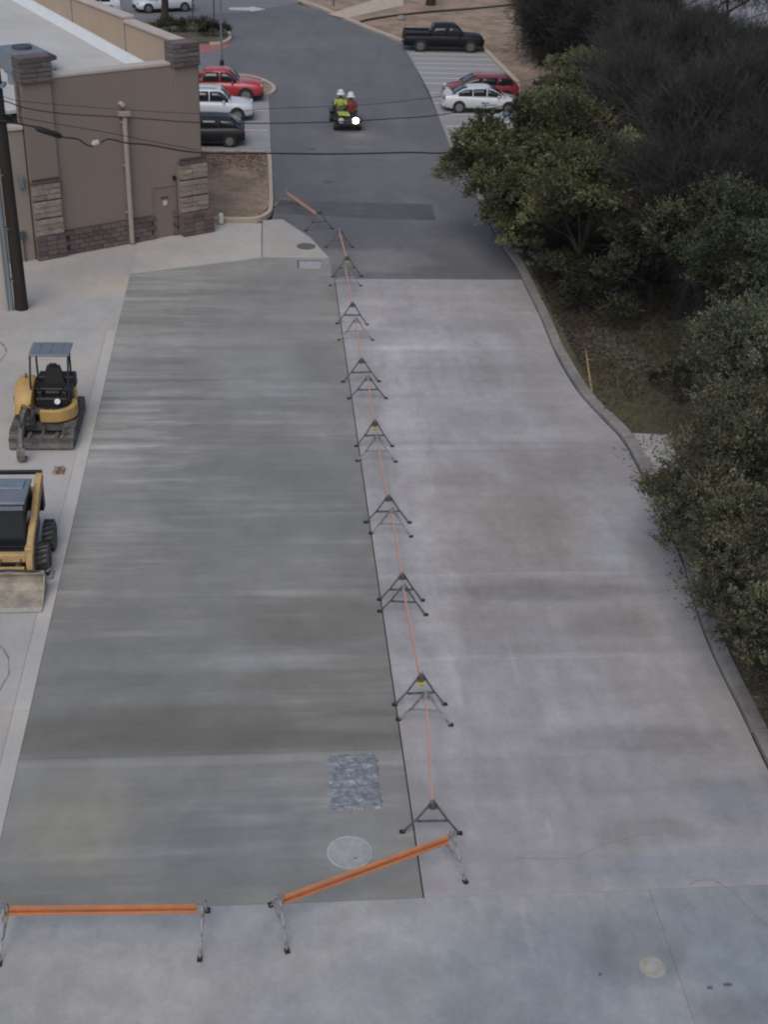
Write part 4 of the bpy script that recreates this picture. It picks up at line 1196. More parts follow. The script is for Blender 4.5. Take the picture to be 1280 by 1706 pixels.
# blade
bl = MB().prism([(-1.50, .04), (-1.55, .10), (-1.50, .25), (-1.53, .42), (-1.46, .42), (-1.43, .25), (-1.43, .04)], -.97, .97,
                Matrix(((0, 1, 0, 0), (1, 0, 0, 0), (0, 0, 1, 0), (0, 0, 0, 1)))).build("dozer_blade", M['steel'], ex)
for s in (-1, 1):
    MB().box((s * .42, -1.15, .24), (.12, .62, .14)).build("blade_arm", M['steel'], bl, bevel=.01)
MB().tube([(0, -1.4, .34), (0, -.7, .42)], .045, 8).build("blade_cylinder", M['rim'], bl, smooth=True)
# house
def arc(cx, cy, rx, ry, a0, a1, n):
    return [(cx + rx * math.cos(R(a0 + (a1 - a0) * i / n)), cy + ry * math.sin(R(a0 + (a1 - a0) * i / n))) for i in range(n + 1)]
deck = arc(0, .25, .92, .9, 0, 180, 14) + arc(-.1, -.1, .82, .55, 180, 200, 3) + [(-.5, -.55), (.1, -.68)] + arc(.42, -.2, .50, .50, -90, 0, 6)
MB().poly(deck, .66, .80).build("deck", M['black'], ex, bevel=.02)
MB().poly(arc(0, .22, .96, .96, 20, 160, 14) + [(-.85, .45), (.85, .45)], .74, 1.18).build("counterweight", M['yellow'], ex, bevel=.07, seg=3)
# side cowl on the viewer's left, rounded
cow = MB()
rings = []
for y, z0, z1, x0, x1 in ((-.62, .80, 1.02, -.80, -.42), (-.5, .74, 1.28, -.92, -.38), (-.2, .72, 1.50, -.97, -.36), (.25, .72, 1.60, -.99, -.36), (.6, .72, 1.58, -.97, -.36), (.85, .74, 1.45, -.88, -.38)):
    rings.append([(x0, y, z0), (x1, y, z0), (x1, y, z1 - .05), (x1 - .06, y, z1), (x0 + .18, y, z1), (x0 + .04, y, z1 - .14)])
cow.loft(rings).build("engine_cowl", M['yellow'], ex, smooth=True)
MB().box((-.955, .1, 1.05), (.03, .5, .3)).build("cowl_grille", M['black'], ex)
MB().tube([(-.62, .35, 1.55), (-.62, .35, 1.75)], .035, 8).build("exhaust_pipe", M['steel'], ex)
# curved front skirt on the viewer's right
sk = [(-.10, -.80)] + arc(.30, -.15, .68, .66, -84, 30, 10)
sk2 = arc(.30, -.15, .50, .50, 30, -84, 10) + [(-.10, -.64)]
MB().poly(sk + sk2, .60, 1.0).build("front_skirt", M['yellow'], ex, bevel=.03)
MB().poly([(-.34, -.60), (.62, -.55), (.72, -.1), (.72, .2), (-.34, .2)], .80, .86).build("floor_mat", M['steel'], ex)
MB().box((.22, -.10, 1.02), (1.0, .36, .34)).build("front_console", M['black'], ex, bevel=.04)
MB().box((.05, -.35, .885), (.18, .12, .05)).build("pedal", M['black'], ex)
MB().box((.30, -.35, .885), (.18, .12, .05)).build("pedal", M['black'], ex)
# operator station
MB().box((.24, .42, 1.10), (1.12, .80, .58)).build("seat_console", M['black'], ex, bevel=.04)
st_ = MB().box((.22, .16, 1.26), (.50, .48, .14)).build("seat", M['black'], ex, bevel=.05, seg=3)
MB().prism([(-.38, -.1), (.38, -.1), (.27, .42), (.20, .66), (-.20, .66), (-.27, .42)], -.07, .07, Matrix.Translation((.22, .46, 1.30)) @ Matrix.Rotation(R(-8), 4, 'X')).build("seat_back", M['black'], st_, bevel=.03)
MB().box((.22, .50, 1.96), (.24, .07, .16)).build("head_rest", M['black'], st_, bevel=.03)
for s in (-1, 1):
    MB().box((.22 + s * .38, .05, 1.22), (.16, .46, .28)).build("arm_console", M['black'], ex, bevel=.03)
    MB().tube([(.22 + s * .38, -.12, 1.36), (.22 + s * .36, -.2, 1.62)], [.02, .03], 6).build("lever", M['black'], ex)
MB().lathe([(.09, -.03), (.09, .03)], 16, Matrix.Translation((.42, -.42, 1.15)) @ Matrix.Rotation(R(60), 4, 'X')).build("display", M['rim'], ex)
MB().box((.42, -.38, 1.0), (.05, .05, .3)).build("display_stalk", M['black'], ex)
MB().box((.26, .84, 1.30), (1.16, .46, .46)).build("rear_hood", M['black'], ex, bevel=.05)
# canopy
for (x, y) in ((-.40, -.05), (.76, -.05)):
    MB().tube([(x, y - .25, .85), (x, y - .12, 1.7), (x, y + .22, 2.42)], .032, 8).build("canopy_post", M['black'], ex, smooth=True)
for (x, y) in ((-.34, .80), (.70, .80)):
    MB().tube([(x, y, 1.3), (x, y + .02, 2.42)], .032, 8).build("canopy_post", M['black'], ex, smooth=True)
cn = MB().box((.18, .60, 2.46), (1.24, 1.0, .07)).build("canopy_roof", M['hvac'], ex, bevel=.025)
for k in range(3):
    MB().box((.18 + (k - 1) * .35, .60, 2.50), (.08, .85, .02)).build("roof_rib", M['hvac'], cn)
# boom, stick and bucket folded down at the viewer's left
def beam(pts, w_, hgt, name, m, parent):
    mb = MB()
    P = [Vector(p) for p in pts]
    rings = []
    for i, p in enumerate(P):
        d = (P[min(i + 1, len(P) - 1)] - P[max(i - 1, 0)]).normalized()
        side = Vector((1, 0, 0)); upv = side.cross(d).normalized()
        h2 = hgt[i] / 2
        rings.append([p - side * w_ / 2 - upv * h2, p + side * w_ / 2 - upv * h2, p + side * w_ / 2 + upv * h2, p - side * w_ / 2 + upv * h2])
    return mb.loft(rings).build(name, m, parent, bevel=.012)
MB().box((-.42, -.78, .78), (.34, .28, .44)).build("swing_post", M['steel'], ex, bevel=.03)
bo = beam([(-.42, -.80, .95), (-.44, -1.15, 1.18), (-.46, -1.55, 1.12), (-.47, -2.0, .80)], .15, [.18, .26, .24, .14], "boom", M['steel'], ex)
MB().tube([(-.42, -.92, .72), (-.46, -1.5, .96)], .045, 8).build("boom_cylinder", M['rim'], bo, smooth=True)
for s in (-1, 1):
    MB().tube([(-.42 + s * .07, -.75, 1.15), (-.42 + s * .10, -1.1, 1.36), (-.46 + s * .08, -1.6, 1.27), (-.47, -2.0, .95)], .018, 6).build("hose", M['hose'], bo)
sk_ = beam([(-.47, -1.92, .98), (-.47, -2.05, .80), (-.47, -2.18, .42)], .13, [.12, .2, .14], "dipper_stick", M['steel'], ex)
MB().tube([(-.47, -1.85, 1.0), (-.47, -2.24, .5)], .035, 8).build("dipper_cylinder", M['rim'], sk_, smooth=True)
bk = MB().prism([(-2.10, .48), (-2.28, .46), (-2.40, .28), (-2.36, .10), (-2.20, .02), (-2.02, .06), (-2.05, .10), (-2.20, .07), (-2.31, .14), (-2.33, .28), (-2.24, .40), (-2.10, .42)],
                -.12, .12, Matrix(((0, 1, 0, -.47), (1, 0, 0, 0), (0, 0, 1, 0), (0, 0, 0, 1)))).build("digging_bucket", M['steel'], ex)
for k in range(3):
    MB().box((-.47 + (k - 1) * .09, -1.99, .06), (.04, .10, .03)).build("bucket_tooth", M['rim'], bk)
MB().tube([(-.5, -.5, .9), (-.62, -.8, 1.15), (-.55, -.95, .85), (-.44, -1.0, .7)], .022, 6).build("hose", M['hose'], ex)
MB().tube([(-.3, -.55, .9), (-.22, -.85, 1.05), (-.30, -1.0, .75)], .022, 6).build("hose", M['hose'], ex)

# ------------------------------------------------------------------ skid steer loader
sl = thing("skid_steer_loader", "yellow skid steer loader cut by the left edge with its dusty bucket lowered", "loader", (-6.62, 30.3, 0), 0)
MB().prism([(-1.0, .25), (-1.05, .55), (-.7, .75), (.9, .95), (1.35, 1.15), (1.4, .35), (1.1, .22)], -.48, .48,
           Matrix(((0, 1, 0, 0), (1, 0, 0, 0), (0, 0, 1, 0), (0, 0, 0, 1)))).build("chassis", M['black'], sl, bevel=.03)
MB().box((0, 1.15, 1.15), (.9, .5, .7)).build("engine_hood", M['yellow'], sl, bevel=.06)
for k in range(4):
    MB().box((0, 1.15 - .15 + k * .1, 1.505), (.7, .03, .02)).build("hood_slat", M['black'], sl)
# cab frame
for s in (-1, 1):
    MB().tube([(s * .44, -.62, .75), (s * .43, -.42, 1.95)], .035, 6).build("cab_pillar", M['black'], sl)
    MB().tube([(s * .44, .75, .95), (s * .43, .72, 1.98)], .035, 6).build("cab_pillar", M['black'], sl)
    MB().box((s * .44, .15, 1.42), (.02, 1.0, .85)).build("side_screen", M['glass'], sl)
MB().box((0, .18, 2.01), (.98, 1.30, .09)).build("cab_roof", M['hvac'], sl, bevel=.03)
MB().box((0, .45, 2.07), (.7, .45, .05)).build("roof_hatch", M['conduit'], sl, bevel=.015)
fr_a, fr_b, fr_c, fr_d = (-.42, -.62, .80), (.42, -.62, .80), (.42, -.44, 1.94), (-.42, -.44, 1.94)
quad_on(fr_a, fr_b, fr_c, fr_d, 0, 1, 0, 1, .0, .02).build("front_window", M['glass'], sl)
MB().box((0, -.64, .79), (.90, .06, .08)).build("window_sill", M['black'], sl)
MB().box((0, -.49, 1.90), (.88, .06, .10)).build("wiper_header", M['conduit'], sl)
MB().box((0, .78, 1.35), (.8, .04, .9)).build("rear_window", M['glass'], sl)
# lift arms
for s in (-1, 1):
    mxx = Matrix(((0, 1, 0, s * .60), (1, 0, 0, 0), (0, 0, 1, 0), (0, 0, 0, 1)))
    a_ = MB().prism([(1.32, 1.95), (1.45, 1.75), (1.1, 1.55), (-.2, 1.12), (-.92, .85), (-1.12, .35), (-1.34, .35), (-1.28, .75), (-1.12, 1.05), (-.3, 1.34), (1.0, 1.86)],
                    -.085, .085, mxx).build("lift_arm", M['yellow_dusty'], sl, bevel=.02)
    MB().box((s * .60, 1.25, 1.35), (.14, .3, .95)).build("arm_tower", M['black'], sl, bevel=.02)
    MB().tube([(s * .52, 1.1, .85), (s * .52, -.2, 1.12)], .045, 8).build("lift_cylinder", M['rim'], sl, smooth=True)
    MB().box((s * .60, -1.05, .98), (.22, .24, .22)).build("arm_knuckle", M['yellow_dusty'], sl, bevel=.03)
MB().box((0, -1.10, .80), (1.05, .18, .26)).build("cross_tube", M['yellow_dusty'], sl, bevel=.04)
MB().box((0, 1.38, 1.93), (1.35, .10, .10)).build("rear_cross_bar", M['black'], sl, bevel=.01)
MB().box((0, -1.32, .42), (.95, .10, .42)).build("coupler_plate", M['yellow_dusty'], sl, bevel=.02)
for s in (-.25, .25):
    MB().tube([(s, -.95, .55), (s, -1.25, .5)], .05, 8).build("tilt_cylinder", M['rim'], sl, smooth=True)
    MB().tube([(s + .1, -.9, .7), (s + .14, -1.15, .85), (s + .1, -1.3, .6)], .02, 6).build("hose", M['hose'], sl)
# wheels with lugs
for s in (-1, 1):
    for y in (-.56, .60):
        mx = Matrix.Translation((s * .84, y, .41)) @ Matrix.Rotation(R(90), 4, 'Y')
        wh = MB().lathe([(.22, -.14), (.36, -.15), (.40, -.12), (.41, 0), (.40, .12), (.36, .15), (.22, .14)], 24, mx).build("wheel", M['rubber_dusty'], sl, smooth=True)
        MB().lathe([(.22, -.10), (.20, .10)], 16, mx).build("rim", M['yellow_dusty'], wh)
        lug = MB()
        for k in range(18):
            a = 2 * math.pi * k / 18
            lug.box((.415, 0, 0), (.035, .055, .26), mx @ Matrix.Rotation(a, 4, 'Z') @ Matrix.Rotation(R(18), 4, 'X'))
        o = lug.build("tread_lugs", M['rubber'], wh)
        o['kind'] = 'stuff'
# bucket
mxx = Matrix(((0, 1, 0, 0), (1, 0, 0, 0), (0, 0, 1, 0), (0, 0, 0, 1)))
bkt = MB().prism([(-2.38, .02), (-1.50, .02), (-1.36, .18), (-1.36, .48), (-1.50, .60), (-1.54, .58), (-1.43, .46), (-1.45, .24), (-1.58, .09), (-2.38, .055)], -1.0, 1.0, mxx) \
    .build("bucket", M['bucket'], sl)
for s in (-1, 1):
    MB().prism([(-2.34, .03), (-1.42, .03), (-1.38, .48), (-1.54, .58), (-1.80, .34)], s * 1.0 - (.012 if s > 0 else .012), s * 1.0 + .014, mxx).build("side_plate", M['bucket'], bkt)
MB().box((0, -2.40, .045), (2.02, .16, .035)).build("cutting_edge", M['bucket_edge'], bkt)
MB().box((0, -1.525, .60), (2.0, .10, .05)).build("top_lip", M['bucket'], bkt)
hk = MB().tube([(1.05, -1.5, .60), (1.18, -1.45, .68), (1.26, -1.55, .62), (1.22, -1.68, .52), (1.08, -1.66, .48)], .028, 6).build("hose_loop", M['steel'], bkt, smooth=True)
MB().tube([(-.9, -1.52, .64), (-.4, -1.60, .70), (.1, -1.48, .64), (.6, -1.58, .68), (1.0, -1.50, .58)], .03, 6).build("hose", M['hose'], bkt)

# ------------------------------------------------------------------ vegetation
def fast_mesh(name, V, nper, m, parent=None, tone=None):
    """V: (n, nper, 3) polygons"""
    n = V.shape[0]
    me = bpy.data.meshes.new(name)
    me.vertices.add(n * nper)
    me.vertices.foreach_set("co", V.reshape(-1).astype(np.float32))
    me.loops.add(n * nper)
    me.loops.foreach_set("vertex_index", np.arange(n * nper, dtype=np.int32))
    me.polygons.add(n)
    me.polygons.foreach_set("loop_start", np.arange(0, n * nper, nper, dtype=np.int32))
    me.polygons.foreach_set("loop_total", np.full(n, nper, dtype=np.int32))
    if tone is not None:
        at = me.attributes.new("tone", 'FLOAT', 'FACE')
        at.data.foreach_set("value", tone.astype(np.float32))
    me.update(calc_edges=True)
    me.materials.append(m)
    o = bpy.data.objects.new(name, me)
    COL.objects.link(o)
    if parent is not None:
        o.parent = parent
    return o

def unit(a):
    return a / np.maximum(np.linalg.norm(a, axis=-1, keepdims=True), 1e-9)

def sprays(lobes, density, per, leaf, spread=.5, upb=.55, base=(0, 0, 0)):
    """leaf polygons on short sprays, gathered in clumps round the shell of each lobe; returns (n,4,3), tone"""
    Vs, T = [], []
    for (x, y, z, r) in lobes:
        nc = max(7, int(13 * r))
        cd = unit(RNG.normal(size=(nc, 3)))
        cd[:, 2] = np.where(cd[:, 2] < -.45, -cd[:, 2], cd[:, 2])
        cc = np.array([x, y, z]) + cd * (r * RNG.uniform(.45, .95, nc))[:, None] * np.array([1, 1, .85])
        cr = r * RNG.uniform(.26, .46, nc)
        ct = RNG.uniform(.38, 1.5, nc)  # random clump tone, spread wide to paint in dark hollows and bright tips
        w_ = cr ** 2 / np.sum(cr ** 2)
        n = int(4 * math.pi * r * r * density)
        ci = RNG.choice(nc, n, p=w_)
        d = unit(RNG.normal(size=(n, 3)) + cd[ci] * .5)
        d[:, 2] = np.where(d[:, 2] < -.2, -d[:, 2], d[:, 2])
        c = cc[ci] + d * (cr[ci] * RNG.uniform(.65, 1.08, n))[:, None] * np.array([1, 1, .8])
        sd = unit(d * .8 + cd[ci] * .4 + np.array([0, 0, upb]) + RNG.normal(size=(n, 3)) * .35)
        ln = RNG.uniform(.2, .6, n) * spread * 1.6
        tone = RNG.uniform(.7, 1.25, n) * ct[ci]
        t = RNG.uniform(0, 1, (n, per))
        pc = c[:, None, :] + sd[:, None, :] * (t * ln[:, None])[..., None] + RNG.normal(size=(n, per, 3)) * .03
        ld = unit(sd[:, None, :] * .9 + RNG.normal(size=(n, per, 3)) * .6)
        sidev = unit(np.cross(ld, RNG.normal(size=(n, per, 3))))
        L_ = leaf * RNG.uniform(.7, 1.3, (n, per))[..., None]
        Wd = L_ * .42
        quad = np.stack([pc, pc + ld * L_ * .5 + sidev * Wd * .5, pc + ld * L_, pc + ld * L_ * .5 - sidev * Wd * .5], axis=2)
        Vs.append(quad.reshape(-1, 4, 3))
        T.append(np.repeat(tone, per) * RNG.uniform(.85, 1.15, n * per))
    V = np.concatenate(Vs); T = np.concatenate(T)
    # nothing below the ground
    keep = V[:, :, 2].min(axis=1) > .05
    return V[keep] - np.array(base), T[keep]

def segs_mesh(S0, S1, r0, r1):
    """three sided twigs: arrays (n,3),(n,3),(n,) -> quads (3n,4,3)"""
    d = unit(S1 - S0)
    a = unit(np.cross(d, np.array([.3, .5, .8])))
    b = np.cross(d, a)
    out = []
    for k in range(3):
        t0, t1 = 2 * math.pi * k / 3, 2 * math.pi * (k + 1) / 3
        o0 = a * math.cos(t0) + b * math.sin(t0)
        o1 = a * math.cos(t1) + b * math.sin(t1)
        out.append(np.stack([S0 + o0 * r0[:, None], S0 + o1 * r0[:, None], S1 + o1 * r1[:, None], S1 + o0 * r1[:, None]], axis=1))
    return np.concatenate(out)

def limbs(base, lobes, r0, parent, m, wig=.35):
    """trunk plus a limb to every lobe"""
    b = Vector(base)
    zc = sum(l[2] for l in lobes) / len(lobes)
    fork = Vector((b.x + (sum(l[0] for l in lobes) / len(lobes) - b.x) * .35, b.y + (sum(l[1] for l in lobes) / len(lobes) - b.y) * .35, max(.8, zc * .42)))
    off = b
    tr = MB().tube([tuple(Vector((0, 0, -.1))), tuple((fork - b) * .5 + Vector((.08, -.05, 0))), tuple(fork - b)], [r0 * 1.25, r0, r0 * .8], 8)
    tr.build("trunk", m, parent, smooth=True)
    lb = MB()
    for l in lobes:
        e = Vector(l[:3])
        mid = fork.lerp(e, .5) + Vector((random.uniform(-wig, wig), random.uniform(-wig, wig), random.uniform(0, wig)))
        lb.tube([tuple(fork - b), tuple(mid - b), tuple(e - b)], [r0 * .55, r0 * .35, r0 * .12], 6)
        for q in range(5):
            d = Vector((random.gauss(0, 1), random.gauss(0, 1), random.gauss(.3, .7))).normalized() * l[3] * .85
            s_ = mid.lerp(e, random.uniform(.3, 1))
            lb.tube([tuple(s_ - b), tuple((s_ + e + d) / 2 - b + Vector((0, 0, .1))), tuple(e + d - b)], [r0 * .16, r0 * .1, r0 * .03], 4)
    lb.build("branches", m, parent, smooth=True)

def leafy(label, base, lobes, lm, name="tree", cat="tree", density=20, per=13, leaf=.13, r0=.18, group=None, spread=.5, upb=.55):
    t = thing(name, label, cat, base, 0, group)
    limbs(base, lobes, r0, t, M['bark'])
    V, T = sprays(lobes, density, per, leaf, spread, upb, base)
    o = fast_mesh("crown", V, 4, lm, t, T)
    o['kind'] = 'stuff'
    # fine twigs among the leaves
    Vs0, Vs1 = [], []
    for (x, y, z, r) in lobes:
        n = int(r * r * 60)
        c = np.array([x, y, z]) - np.array(base)
        d = unit(RNG.normal(size=(n, 3)))
        Vs0.append(c + d * r * RNG.uniform(.2, .7, n)[:, None])
        Vs1.append(c + unit(d + RNG.normal(size=(n, 3)) * .25) * r * RNG.uniform(.8, 1.12, n)[:, None])
    S0, S1 = np.concatenate(Vs0), np.concatenate(Vs1)
    tw = fast_mesh("twigs", segs_mesh(S0, S1, np.full(len(S0), .011), np.full(len(S0), .004)), 4, M['twig'], t, np.ones(len(S0) * 3))
    tw['kind'] = 'stuff'
    return t

def bare(label, base, lobes, r0=.16, n_tw=520, group=None, tone=1.0, thick=1.0):
    """leafless tree: limbs, branches, then generations of thin twigs"""
    t = thing("bare_tree", label, "tree", base, 0, group)
    limbs(base, lobes, r0, t, M['bark'])
    A0, A1, B0, B1 = [], [], [], []
    for (x, y, z, r) in lobes:
        n = int(n_tw * r)
        c = np.array([x, y, z]) - np.array(base)
        # first generation from the lobe's middle outwards
        d = unit(RNG.normal(size=(n, 3)) + np.array([0, 0, .35]))
        s = c + RNG.normal(size=(n, 3)) * r * .22
        e = s + d * (r * RNG.uniform(.35, .8, n))[:, None]
        A0.append(s); A1.append(e); B0.append(np.full(n, .016)); B1.append(np.full(n, .009))
        # second and third
        for g_, (mul, ln, ra, rb) in enumerate(((4, .42, .008, .005), (6, .26, .006, .003))):
            idx = RNG.integers(0, len(e), n * mul)
            tt = RNG.uniform(.3, 1, n * mul)[:, None]
            s2 = s[idx] * (1 - tt) + e[idx] * tt
            d2 = unit(unit(e[idx] - s[idx]) + RNG.normal(size=(n * mul, 3)) * .55 + np.array([0, 0, .25]))
            e2 = s2 + d2 * (r * ln * RNG.uniform(.5, 1.1, n * mul))[:, None]
            A0.append(s2); A1.append(e2); B0.append(np.full(n * mul, ra)); B1.append(np.full(n * mul, rb))
            s, e = s2, e2
            n = len(e) // 2
    S0, S1, r_0, r_1 = map(np.concatenate, (A0, A1, B0, B1))
    V = segs_mesh(S0, S1, r_0 * thick, r_1 * thick)
    tn = np.tile(RNG.uniform(.6, 1.4, len(S0)), 3) * tone
    keep = V[:, :, 2].min(axis=1) > .05
    o = fast_mesh("twigs", V[keep], 4, M['twig'], t, tn[keep])
    o['kind'] = 'stuff'
    return t

leafy("olive green live oak leaning over the asphalt on the right", (12.3, 54.4, .1),
      [(8.89, 56.16, 3.2, 1.1), (9.88, 55.42, 4.2, 1.5), (10.11, 53.18, 3.2, 1.4), (10.17, 53.5, 1.7, .9), (11.6, 52.6, 3.8, 1.5), (12.1, 56.0, 4.8, 1.6), (10.35, 54.6, 1.6, .8), (10.6, 52.6, 1.5, .8), (10.0, 54.9, 2.6, 1.1), (15.4, 58.4, 5.6, 1.6),
       (12.38, 53.07, 5.5, 1.9), (13.3, 57.5, 5.6, 1.6), (14.27, 60.53, 6.0, 1.4), (15.4, 61.6, 6.1, 1.2)],
      M['leaf_olive'], "live_oak", density=27, per=18, leaf=.115, r0=.24)
leafy("yellow green young oak in front of the bare thicket", (12.9, 49.2, .1),
      [(11.89, 48.13, 5.0, 1.4), (12.9, 47.6, 4.6, 1.4), (11.31, 51.14, 2.6, 1.0), (11.7, 49.6, 3.8, 1.2), (13.6, 49.3, 5.2, 1.5)],
      M['leaf_olive'], "live_oak", density=24, per=17, leaf=.11, r0=.16)
leafy("low dark shrub sprawling by the kerb below the oaks", (12.0, 48.6, .1),
      [(11.95, 49.2, 1.1, 1.0), (12.1, 46.7, .9, .8), (11.6, 50.7, .8, .7), (13.05, 47.3, 1.4, 1.1), (13.4, 45.6, .9, .7)],
      M['leaf_under'], "shrub", "shrub", density=16, per=12, leaf=.12, r0=.07)
bare("largest leafless purple grey tree filling the upper right", (16.9, 51.2, .1),
     [(16.85, 50.55, 6.0, 2.8), (15.6, 54.17, 6.0, 2.4), (19.57, 52.44, 6.5, 2.6), (16.2, 57.5, 6.2, 2.2)], .26, 560, tone=1.0)
bare("leafless tree just in front of the largest bare one", (16.0, 46.8, .1), [(14.99, 46.75, 5.0, 2.2), (16.85, 46.1, 5.0, 2.2), (18.9, 47.8, 5.4, 2.4)], .2, 560, tone=.85)
bare("dark leafless tree beyond the car park, nearest the brown verge", (18.3, 79.0, .1), [(17.53, 79.69, 5.0, 2.5), (19.13, 77.23, 5.0, 2.4), (18.2, 82.5, 4.6, 2.2)], .22, 420, tone=.75, thick=1.4)
bare("dark leafless tree touching the top edge right of the pickup", (19.4, 92.5, .1), [(18.98, 92.56, 4.0, 2.1), (21.5, 90.0, 4.6, 2.3), (20.6, 96, 4.4, 2.3)], .22, 380, tone=.75, thick=1.6)
bare("leafless tree right of the brown verge, in front of the pale street", (19.9, 70.2, .1), [(19.68, 69.97, 5.2, 2.4), (18.9, 66.5, 5.8, 2.2), (22, 72.5, 5.0, 2.2), (20.9, 64.5, 5.8, 2.4)], .22, 520, tone=.9, thick=1.2)
bare("leafless tree standing before the pale street at the top right", (24.6, 83.0, .1), [(24.27, 83.33, 5.0, 2.2), (26.5, 80.2, 4.2, 2.0)], .2, 380, tone=.85, thick=1.4)
bare("spindly leafless tree over the pale street in the top right corner", (35.6, 104.0, .1), [(35.8, 104, 4.4, 2.6), (38.8, 103, 4.6, 2.6), (37.4, 108.5, 4.6, 2.4)], .18, 200, tone=.9, thick=1.6)
bare("leafless tree at the right edge behind the dark evergreens", (23.6, 60.5, .1), [(22.6, 59.8, 5.6, 2.4), (24.6, 62, 5.6, 2.4), (22.2, 55.5, 5.4, 2.2), (24.4, 66.5, 5.2, 2.4)], .2, 480, tone=.85, thick=1.2)
leafy("blue green dense evergreen at the right edge", (16.0, 42.6, .1),
      [(14.6, 44.2, 4.2, 1.3), (16.21, 43.37, 5.0, 1.7), (15.79, 39.49, 5.4, 1.3), (15.27, 42.43, 3.8, 1.2), (16.16, 39.13, 4.0, 1.3), (15.35, 40.75, 4.0, 1.2), (15.94, 46.0, 4.0, 1.3), (17.8, 42, 4.6, 1.7)],
      M['leaf_ever'], "evergreen_tree", density=22, per=14, leaf=.12, r0=.2, upb=.3)
leafy("dark leafy tree in the shade between oak and evergreen", (14.9, 51.4, .1),
      [(14.5, 50.9, 4.6, 1.7), (16.9, 48.6, 4.6, 1.7), (14.8, 53, 4.4, 1.6), (17.2, 52.5, 5.2, 1.6)], M['leaf_dark'], "shade_tree", density=18, per=12, leaf=.13, r0=.16)
leafy("dark evergreen thicket tree between the yellow green oak and the right edge", (15.2, 47.5, .1),
      [(14.6, 46.8, 3.6, 1.5), (15.9, 45.2, 3.8, 1.5), (14.3, 48.6, 3.0, 1.3), (13.7, 46.0, 2.2, 1.0), (15.2, 48.8, 4.6, 1.4)], M['leaf_dark'], "shade_tree", density=18, per=12, leaf=.13, r0=.15)
leafy("tall shade tree on the right verge behind the leafless ones", (19.2, 58.0, .1),
      [(18.5, 56.5, 3.6, 2.0), (20.8, 59.5, 3.4, 2.0), (18.2, 61.5, 3.0, 1.8), (20.2, 54.3, 3.4, 2.0), (17.6, 65.5, 2.6, 1.8)], M['leaf_dark'], "shade_tree", density=12, per=11, leaf=.16, r0=.2)
leafy("grey green feathery tree at the right edge above the flume", (14.2, 35.6, .1),
      [(13.87, 34.81, 4.0, 1.4), (14.17, 33.16, 3.8, 1.4), (13.9, 34.0, 3.0, 1.0), (14.13, 37.54, 3.0, .9), (14.87, 36.16, 4.0, 1.2), (15.6, 34.3, 3.6, 1.5), (14.2, 32.6, 2.6, 1.0)],
      M['leaf_grey'], "feathery_tree", density=20, per=15, leaf=.10, r0=.14, spread=.6, upb=.7)
leafy("drooping brownish green tree reaching over the kerb and flume", (12.7, 29.8, .1),
      [(11.15, 27.0, 1.7, .85), (11.0, 28.6, 1.5, .75), (11.1, 25.9, 1.2, .6), (12.6, 30.6, 3.0, 1.0), (11.1, 29.9, 2.1, .7), (11.0, 30.8, 1.4, .45),  (11.96, 29.07, 3.5, 1.25), (12.65, 28.55, 3.6, 1.2), (11.3, 27.9, 2.7, 1.05), (11.57, 26.7, 2.8, 1.05), (13.0, 31.4, 3.2, 1.4), (10.9, 29.3, 2.0, .7)],
      M['leaf_brown'], "feathery_tree", density=22, per=15, leaf=.095, r0=.14, spread=.55, upb=.35)
leafy("dark brownish bushy tree at the lower right edge", (12.4, 24.4, .1),
      [(10.95, 26.0, 1.7, .75), (11.1, 25.0, 1.5, .7), (11.5, 23.6, 1.0, .6), (11.6, 22.6, .9, .5), (11.25, 25.3, 2.5, 1.0), (13.0, 20.6, 2.0, 1.0), (12.0, 23.6, .9, .8), (12.1, 22.0, .8, .7), (12.1, 24.9, 1.0, .8), (11.9, 20.9, .8, .6), (11.0, 24.2, 1.7, .55), (13.2, 24.0, 1.8, 1.0), (11.35, 23.6, 2.3, .85), (11.45, 26.3, 1.8, .6), (11.45, 22.3, 1.6, .6), (12.2, 24.72, 2.8, 1.1), (12.4, 22.6, 2.3, 1.0), (12.9, 26.6, 2.9, 1.2), (12.0, 21.2, 1.6, .7), (11.9, 20.0, 1.0, .6)],
      M['leaf_brown'], "feathery_tree", density=22, per=15, leaf=.09, r0=.12, spread=.5, upb=.35)
leafy("small green tree alone in the top right corner by the pale street", (31.2, 81.0, .1),
      [(30.6, 80.6, 3.6, 1.1), (32.2, 83.0, 3.8, 1.2), (30.3, 78.6, 2.8, .8)], M['leaf_olive'], "small_tree", density=14, per=12, leaf=.18, r0=.14)
# shrubs under the trees: hide the far verge and give the dark understorey
k = 0
for (x, y, r, lb) in ((14.6, 39.9, .8, "dark low shrub at the foot of the evergreen"), (15.9, 52.6, 1.2, "dark shrub under the largest bare tree"),
                      (14.9, 56.6, 1.1, "dark shrub behind the leaning live oak"), (13.1, 60.0, 1.0, "dark shrub beyond the live oak beside the car park kerb"),
                      (17.6, 69.6, 1.2, "dark shrub at the corner of the car park"), (14.9, 32.2, 1.1, "dark shrub behind the drooping tree"),
                      (13.9, 24.0, 1.0, "dark shrub behind the lowest tree at the right edge"), (18.6, 75.5, 1.0, "dark shrub at the foot of the bare tree by the car park"),
                      (21.0, 67.4, 1.3, "dark shrub among the bare trees at the right")):
    leafy(lb, (x, y, .1), [(x, y, r * .7, r), (x + .8 * r, y + .5, r * .6, r * .8), (x - .7 * r, y + .6, r * .5, r * .7)], M['leaf_under'], "shrub", "shrub", density=12, per=11, leaf=.13, r0=.06)
